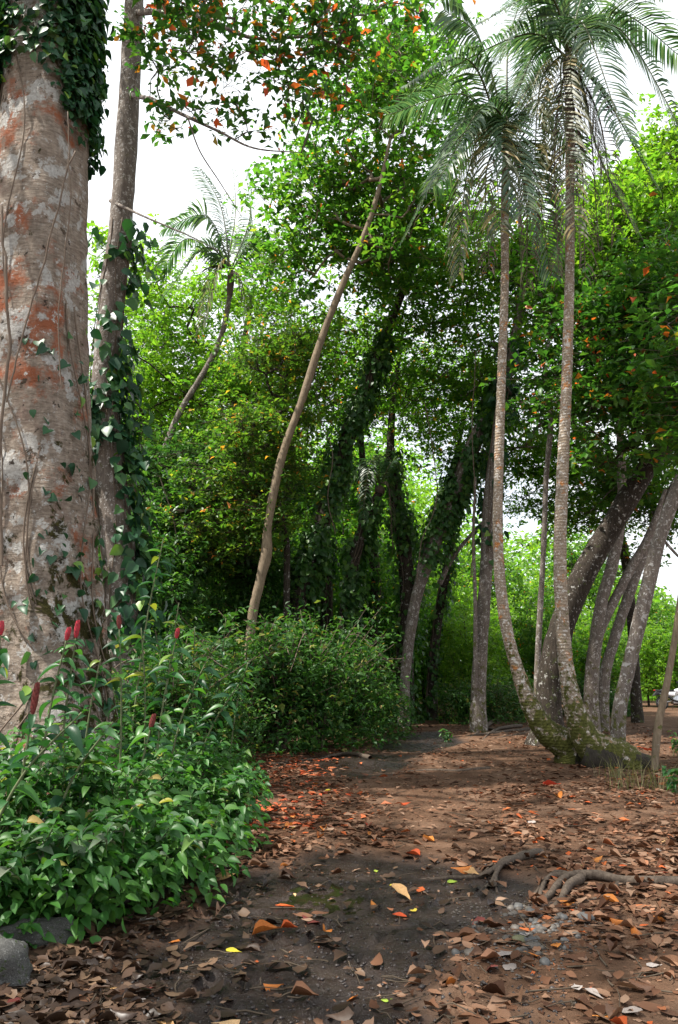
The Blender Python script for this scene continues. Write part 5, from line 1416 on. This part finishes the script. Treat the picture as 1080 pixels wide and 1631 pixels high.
REFS = [(q[0], q[1], 'the ' + q[4]) for q in SPECIAL if len(q[4].split()) <= 9]
def zone(px, py, md):
    if md > .5: return 'wet', 'dark sodden leaf stuck in the mud hollow', 'sodden leaves in the mud hollow'
    if px < 430 and py > 1480: return 'wet', 'dull brown wet leaf in the litter below the near shrubs', 'wet leaves below the near shrubs'
    if px < 600 and py < 1345: return rnd.choice(['red', 'orange', 'brown', 'brown']), None, None
    if py > 1440: return rnd.choices(['brown', 'grey', 'orange'], [20, 2, 1])[0], None, None
    return rnd.choices(['brown', 'orange', 'red', 'grey'], [20, 1, .6, 1.5])[0], None, None
names = {'brown': 'brown dry', 'red': 'red', 'orange': 'orange', 'grey': 'pale grey'}
placed = 0
tries = 0
quota = {'wetmud': 22, 'wetlit': 60, 'left': 50, 'near': 80, 'right': 40}
while sum(quota.values()) and tries < 9000:
    tries += 1
    px, py = rnd.uniform(-10, 1090), rnd.uniform(1205, 1640)
    g0 = G(px, py); md = float(mudness(np.array([g0[0]]), np.array([g0[1]]))[0])
    if poly_sd(np.array([g0[0]]), np.array([g0[1]]), BUSH_EDGE)[0] < .02: continue
    if px < 430 and py > 1480 and rnd.random() < .6 - (1640 - py) / 500: pass
    k, lab, gr = zone(px, py, md)
    key = 'wetmud' if md > .5 else 'wetlit' if (px < 430 and py > 1480) else 'left' if (px < 600 and py < 1345) else 'near' if py > 1440 else 'right'
    if key == 'wetlit' and py < 1640 - (px + 200) * .05 - 140 + px * .2: continue
    if not quota[key]: continue
    quota[key] -= 1
    if lab is None:
        where = {'left': 'in the red litter at the corner of the near bush', 'near': 'in the dry litter below the thick root', 'right': 'in the flat litter above the thick root'}[key]
        lab = names[k] + ' leaf ' + where; gr = names[k] + ' leaves ' + where
    p = GH(px, py)
    lab = {'wetmud': 'sodden dark', 'wetlit': 'wet brown'}.get(key, names.get(k, k)) + ' leaf ' + beside(px, py, REFS)
    lay_leaf(p, k, rnd.uniform(.09, .165), lab, 'fallen leaves on the path', .18, z=rnd.uniform(0, .012))

# the rest of the litter, past counting
def litter(name, label, matk, pos, L, rs, tilt=.16, up=.008):
    far = pos[:, 1] > 8
    tp = [leaf_grid(5, 1, 'obov' if q % 3 else 'ellip', rs.uniform(-.08, .10), rs.uniform(-.16, .16), rs.uniform(.15, .55), 600 + q, c) for q, c in enumerate((.0, .12, .3, -.15, .5, .08, .0, .2, .7, -.1, .05, .35, .15, 0))]
    n = len(pos)
    a = rs.uniform(0, 6.28, n)
    d = np.stack([np.cos(a), np.sin(a), rs.normal(0, tilt * .5, n)], 1)
    nr = np.stack([rs.normal(0, tilt, n), rs.normal(0, tilt, n), np.ones(n)], 1)
    tf = [leaf_grid(3, 1, 'obov', rs.uniform(-.08, .10), rs.uniform(-.16, .16), rs.uniform(.1, .4), 650 + q, .1 * (q % 4)) for q in range(8)]
    pp = pos - d * (L * .5)[:, None] + np.array([0, 0, up]) + np.stack([np.zeros(n), np.zeros(n), rs.uniform(0, .02, n)], 1)
    W = L * rs.uniform(.45, .62, n)
    b = Build()
    for k, t in ((~far, tp), (far, tf)):
        if k.any(): scatter(b, pp[k], d[k], nr[k], L[k], W[k], t, rs)
    tag(link(name, b.mesh(name, MT[matk])), label, 'leaf litter', kind='stuff')
rs = np.random.default_rng(70)
def sample(n, x0, x1, y0, y1, fn):
    x = rs.uniform(x0, x1, n); y = np.exp(rs.uniform(math.log(y0), math.log(y1), n))
    keep = rs.random(n) < fn(x, y)
    x, y = x[keep], y[keep]
    return np.stack([x, y, height(x, y)], 1)
def pxof(x, y): return 540 + x / (y * CP - CAM_Z * SP) * FPX
def f_dry(x, y):
    md = mudness(x, y); bu = poly_sd(x, y, BUSH_EDGE)
    pat = n2(x, y, .9, 71, 3); px = pxof(x, y)
    k = np.clip((pat - .30) * 3.2, .12, 1) * (1 - .96 * md) * (bu > -.1)
    k *= np.where((px < 430) & (y < 7), .15, 1)
    k *= np.where((px > 560) & (px < 800) & (y > 9), .6, 1) * np.where(y < 7, .75, 1)
    return k
pos = sample(46000, -3.5, 9.5, 3.3, 26, f_dry)
litter('leaf_litter', 'trodden brown leaf litter spread over the dry earth', 'litter', pos, (.045 + .115 * rs.random(len(pos)) ** 1.3), rs)
def f_wet(x, y):
    bu = poly_sd(x, y, BUSH_EDGE); px = pxof(x, y); md = mudness(x, y)
    return np.clip(1.2 - (px - 40) / 330, 0, 1) * (bu > -.25) * (1 - .6 * md) + .05 * md
pos = sample(5200, -2.6, 1.2, 3.3, 7.5, f_wet)
litter('leaf_litter', 'dark wet leaf litter piled below the near shrubs', 'litter_wet', pos, rs.uniform(.06, .15, len(pos)), rs, .22, .012)
def f_red(x, y):
    px = pxof(x, y); bu = poly_sd(x, y, BUSH_EDGE)
    return np.exp(-((px - 440) / 85) ** 2) * (bu > -.1) * np.clip(n2(x, y, 1.4, 73) * 2 - .4, 0, 1)
pos = sample(5200, -3.5, 1.5, 8.6, 17, f_red)
litter('leaf_litter', 'rust red leaf litter beside the corner of the near bush', 'litter_red', pos, rs.uniform(.09, .17, len(pos)), rs)
# torn scraps of leaf trodden between the whole ones
def f_scrap(x, y): return (1 - .8 * mudness(x, y)) * (poly_sd(x, y, BUSH_EDGE) > -.1) * np.clip(n2(x, y, 1.6, 75) * 2 - .35, .1, 1)
pos = sample(60000, -3.5, 9.5, 3.3, 20, f_scrap)
n = len(pos); a = rs.uniform(0, 6.28, n)
b = Build()
d = np.stack([np.cos(a), np.sin(a), rs.normal(0, .2, n)], 1)
L = .012 + .035 * rs.random(n) ** 2
scatter(b, pos + [0, 0, .004], d, np.stack([rs.normal(0, .3, n), rs.normal(0, .3, n), np.ones(n)], 1), L, L * rs.uniform(.3, .9, n), [(np.array([[0, 0, 0], [.5, .5, .1], [.4, -.5, .05], [1, .1, -.05]]), np.array([[0, 2, 3], [0, 3, 1]])), (np.array([[0, .2, 0], [.3, .5, .1], [.6, -.4, .05], [1, .3, .1]]), np.array([[0, 2, 3], [0, 3, 1]]))], rs)
tag(link('leaf_scraps', b.mesh('leaf_scraps', MT['litter'])), 'torn scraps of brown leaf trodden into the earth', 'leaf litter', kind='stuff')
b = Build()
for i in range(240):
    q = G(rnd.uniform(-10, 1090), rnd.uniform(1260, 1631))
    if poly_sd(np.array([q[0]]), np.array([q[1]]), BUSH_EDGE)[0] < 0: continue
    a, l = rnd.uniform(0, 6.28), rnd.uniform(.06, .32)
    c = np.array([[q[0] + math.cos(a) * l * t + rnd.gauss(0, .006), q[1] + math.sin(a) * l * t + rnd.gauss(0, .006), 0] for t in (0, .35, .7, 1)])
    c[:, 2] = height(c[:, 0], c[:, 1]) + .012 + rnd.uniform(0, .012)
    b.add(*tube(c, np.array([1, .9, .7, .4]) * rnd.uniform(.0025, .006), 5))
tag(link('sticks', b.mesh('sticks', MT['twig'])), 'thin broken sticks strewn through the litter', 'sticks', kind='stuff')
# crumbs: bark bits, twigs and clods trodden into the mud
b = Build()
for i in range(1900):
    px, py = rnd.uniform(150, 900), rnd.uniform(1360, 1640)
    q = G(px, py)
    p = np.array([q[0], q[1], 0])
    s = rnd.uniform(.004, .016) * (1.5 if rnd.random() < .1 else 1)
    a = rnd.uniform(0, 6.28); e = rnd.uniform(.5, 2.2)
    R = np.array([[math.cos(a), -math.sin(a), 0], [math.sin(a), math.cos(a), 0], [0, 0, 1]])
    tv = (np.array([[e, 0, 0], [-.5, .8, 0], [-.6, -.7, 0], [0, 0, .7], [.1, .05, -.7]]) * s) @ R.T + p
    b.add(tv, np.array([[0, 1, 3], [1, 2, 3], [2, 0, 3], [1, 0, 4], [2, 1, 4], [0, 2, 4]]))
cv = np.concatenate(b.V); hz = height(cv.reshape(-1, 5, 3)[:, 0, 0], cv.reshape(-1, 5, 3)[:, 0, 1])
cv[:, 2] += np.repeat(hz, 5) + .002
b.V = [cv]
MT['clod'] = plain('mud_clod', (.032, .025, .023), .5, var=.4)
tag(link('mud_crumbs', b.mesh('mud_crumbs', MT['clod'])), 'black crumbs and clods scattered over the mud', 'mud', kind='stuff')

# ------------------------------------------------------------------ grass
def blades(name, label, matk, pts, h, rs, cat='grass', kind='stuff', lean=.4, w=.006, off=None):
    n = len(pts)
    a = rs.uniform(0, 6.28, n); ln = rs.uniform(.5, 1.1, n) * h
    o = np.stack([np.cos(a), np.sin(a), np.zeros(n)], 1) * (lean * ln * rs.uniform(.2, 1.2, n))[:, None]
    sd = np.stack([-np.sin(a), np.cos(a), np.zeros(n)], 1) * w
    u = np.array([0, 0, 1.])
    V = np.stack([pts - sd, pts + sd, pts + o * .3 + u * (ln * .6)[:, None] - sd * .7, pts + o * .3 + u * (ln * .6)[:, None] + sd * .7, pts + o + u * ln[:, None]], 1)
    F4 = np.array([[0, 1, 3, 2]])[None] + (np.arange(n) * 5)[:, None, None]
    F3 = np.array([[2, 3, 4]])[None] + (np.arange(n) * 5)[:, None, None]
    off = np.zeros(3) if off is None else off
    me = mesh(name, V.reshape(-1, 3) - off, [F3.reshape(-1, 3), F4.reshape(-1, 4)], MT[matk])
    return tag(link(name, me, None, Matrix.Translation(Vector(off))), label, cat, kind=kind)
pts = []
for (x0, x1, y0, y1, n) in ((965, 1050, 1106, 1116, 5200), (640, 735, 1108, 1114, 4200), (990, 1060, 1104, 1107, 2500)):
    for _ in range(n):
        q = G(rnd.uniform(x0, x1), rnd.uniform(y0, y1)); pts.append(q)
pts = np.array(pts); pts[:, 2] = height(pts[:, 0], pts[:, 1])
blades('grass', 'sunlit green grass at the far edge of the clearing', 'grass', pts, .22, rs, w=.012)
for px, py, n, hh, lab in ((1003, 1256, 45, .5, 'dry straw coloured grass tuft below the mossy palm butt'), (1045, 1258, 55, .45, 'dry grass tuft with green blades at the picture edge'), (985, 1238, 30, .32, 'small dry grass tuft against the palm butt')):
    q = GH(px, py)
    pp = q + np.column_stack([rs.normal(0, .15, n), rs.normal(0, .10, n), np.full(n, -.01)])
    blades('grass_tuft', lab, 'dry_grass', pp, hh, rs, 'grass tuft', None, 1.0, .004, q)
for px, py, h, lab in ((1075, 1265, .42, 'small green plant at the picture edge beside the dry grass'), (1078, 1205, .5, 'leafy seedling at the picture edge above the dry grass'), (712, 1178, .35, 'seedling at the bend of the path')):
    rs2 = np.random.default_rng(px)
    q = GH(px, py)
    front = thing('seedling', lab, 'plant', q)
    S = stems_for(None, h, .22, 7, rs2)
    b = Build()
    for c in S: b.add(*tube(c, np.linspace(.006, .002, 14), 4))
    link('stem', b.mesh('stem', MT['stem']), front)
    for c in S:
        for t in range(4, 14, 2):
            a = rs2.uniform(0, 6.28)
            link('leaf', LEAF_SH[t % 6], front, frame_matrix(c[t], np.array([math.cos(a), math.sin(a), -.1]), np.array([0, -.3, 1.]), .11, .06))

# ------------------------------------------------------------------ motorcycles
def box_mesh(name, pts, mat, bev=.02):
    """a bevelled hull of the given points"""
    import bmesh
    bm = bmesh.new()
    for q in pts: bm.verts.new(q)
    bmesh.ops.convex_hull(bm, input=bm.verts[:])
    bmesh.ops.dissolve_limit(bm, angle_limit=.02, verts=bm.verts[:], edges=bm.edges[:])
    bmesh.ops.bevel(bm, geom=bm.edges[:], offset=bev, segments=2, affect='EDGES', profile=.6)
    me = bpy.data.meshes.new(name); bm.to_mesh(me); bm.free()
    for f in me.polygons: f.use_smooth = True
    me.materials.append(mat)
    return me
MT['bike_white'] = plain('bike_white_paint', (.78, .78, .80), .3, spec=.5, var=.08)
MT['bike_black'] = plain('bike_black_plastic', (.02, .02, .022), .5, var=.3)
MT['rubber'] = plain('tyre_rubber', (.018, .018, .018), .85, var=.4, vscale=30)
MT['alloy'] = plain('bare_alloy', (.45, .45, .46), .35, 1.0, var=.2)
MT['tail_red'] = plain('tail_lens', (.5, .02, .02), .2, var=.1)
def ring(r, t, mat, name, sides=10, seg=28):
    a = np.linspace(0, 2 * math.pi, seg, endpoint=False)
    V = []
    for x in a:
        for s in np.linspace(0, 2 * math.pi, sides, endpoint=False):
            V.append(((r + t * math.cos(s)) * math.cos(x), t * math.sin(s) * .8, (r + t * math.cos(s)) * math.sin(x)))
    F = [(i * sides + j, i * sides + (j + 1) % sides, ((i + 1) % seg) * sides + (j + 1) % sides, ((i + 1) % seg) * sides + j) for i in range(seg) for j in range(sides)]
    return mesh(name, V, F, mat)
def sym(pts): return [(x, s * y, z) for x, y, z in pts for s in (1, -1)]
def bar(name, pts, r, mat, parent, sides=8):
    b = Build(); b.add(*tube(catmull(np.array(pts, float), 14), np.full(14, r), sides)); return link(name, b.mesh(name, mat), parent)
def motorcycle(label):
    root = thing('motorcycle', label, 'motorcycle', (0, 0, 0), 'motorcycles parked in the clearing')
    for x, r in ((-.70, .30), (.72, .32)):
        wz = r + .02
        wl_ = link('wheel', ring(r - .05, .055, MT['rubber'], 'wheel'), root, Matrix.Translation((x, 0, wz)))
        link('rim', ring(r - .105, .018, MT['alloy'], 'rim', 6), wl_)
        b = Build()
        for k in range(18):
            a = k * math.pi / 9
            b.add(*tube(np.array([[0, 0.02 * (-1) ** k, 0], [(r - .1) * math.cos(a), 0, (r - .1) * math.sin(a)]]), np.array([.005, .005]), 3))
        b.add(*tube(np.array([[0, -.06, 0], [0, .06, 0]]), np.array([.05, .05]), 10))
        link('spokes', b.mesh('spokes', MT['alloy']), wl_)
    link('engine', box_mesh('engine', sym([(-.22, .13, .28), (.25, .13, .28), (.28, .12, .5), (.05, .1, .66), (-.2, .13, .55)]), MT['alloy'], .03), root)
    link('fuel_tank', box_mesh('fuel_tank', sym([(-.12, .10, .74), (.36, .12, .78), (.42, .08, .92), (.1, .11, .95), (-.1, .08, .86)]), MT['bike_white'], .04), root)
    for s in (1, -1):
        link('side_panel', box_mesh('side_panel', [(x, s * y, z) for x, y, z in [(-.5, .11, .66), (-.08, .13, .58), (-.06, .13, .80), (-.55, .10, .80), (-.5, .14, .7), (-.1, .16, .68)]], MT['bike_white'], .012), root)
        link('tank_shroud', box_mesh('tank_shroud', [(x, s * y, z) for x, y, z in [(.10, .14, .60), (.42, .17, .66), (.5, .15, .86), (.12, .13, .86), (.3, .2, .74)]], MT['bike_white'], .012), root)
        bar('fork', [(.46, s * .09, .98), (.60, s * .09, .62), (.72, s * .09, .34)], .024, MT['bike_black'], root)
        bar('swing_arm', [(-.15, s * .10, .42), (-.45, s * .10, .37), (-.70, s * .08, .32)], .026, MT['alloy'], root)
        bar('mirror_stalk', [(.42, s * .24, 1.06), (.40, s * .32, 1.16), (.40, s * .36, 1.24)], .008, MT['bike_black'], root)
        link('mirror', box_mesh('mirror', [(.39 + a, s * (.36 + b), 1.27 + c) for a in (-.015, .015) for b in (-.06, .06) for c in (-.035, .035)], MT['bike_black'], .012), root)
    link('seat', box_mesh('seat', sym([(-.72, .09, .84), (-.08, .12, .80), (-.02, .09, .88), (-.66, .10, .93), (-.3, .12, .89)]), MT['bike_black'], .03), root)
    tl = link('tail_fairing', box_mesh('tail_fairing', sym([(-.98, .06, .86), (-.6, .10, .78), (-.58, .10, .88), (-.96, .05, .91)]), MT['bike_black'], .015), root)
    link('tail_light', box_mesh('tail_light', sym([(-1.02, .05, .86), (-.97, .055, .86), (-.97, .055, .905), (-1.02, .05, .9)]), MT['tail_red'], .008), tl)
    link('rear_mudguard', box_mesh('rear_mudguard', sym([(-1.08, .06, .62), (-.9, .07, .80), (-.6, .08, .72), (-.62, .08, .76), (-.95, .07, .84), (-1.1, .06, .64)]), MT['bike_black'], .01), root)
    link('front_mudguard', box_mesh('front_mudguard', sym([(.45, .06, .76), (.75, .07, .76), (1.05, .04, .66), (1.05, .04, .68), (.75, .06, .80), (.45, .06, .79)]), MT['bike_white'], .008), root)
    link('headlight', box_mesh('headlight', sym([(.52, .11, .84), (.64, .09, .86), (.60, .10, 1.04), (.50, .11, 1.06), (.66, .05, .95)]), MT['bike_white'], .02), root)
    bar('handlebar', [(.36, -.40, 1.04), (.40, -.22, 1.06), (.44, 0, 1.0), (.40, .22, 1.06), (.36, .40, 1.04)], .014, MT['bike_black'], root)
    bar('exhaust', [(.28, -.12, .5), (.1, -.16, .36), (-.25, -.17, .44), (-.45, -.18, .58), (-.85, -.18, .70)], .045, MT['bike_black'], root)
    bar('frame', [(.46, 0, .95), (.30, 0, .55), (.2, 0, .28), (-.2, 0, .28), (-.25, 0, .6), (-.7, 0, .82)], .025, MT['bike_black'], root)
    bar('kick_stand', [(-.05, .12, .32), (-.07, .22, .15), (-.08, .28, .0)], .012, MT['alloy'], root)
    return root
mb = motorcycle('white trail motorcycle parked at the picture edge')
p = G(1080, 1131)
mb.matrix_basis = Matrix.Translation((p[0] - .02, p[1], H(p[0], p[1]) - .01)) @ Matrix.Rotation(math.radians(8), 4, 'Z') @ Matrix.Rotation(math.radians(-6), 4, 'X')
m2 = copy_tree(mb)
m2['label'] = 'second motorcycle, mostly hidden behind the grey leaning tree'
p = G(984, 1128)
m2.matrix_basis = Matrix.Translation((p[0], p[1], H(p[0], p[1]) - .01)) @ Matrix.Rotation(math.radians(-14), 4, 'Z') @ Matrix.Rotation(math.radians(-6), 4, 'X')
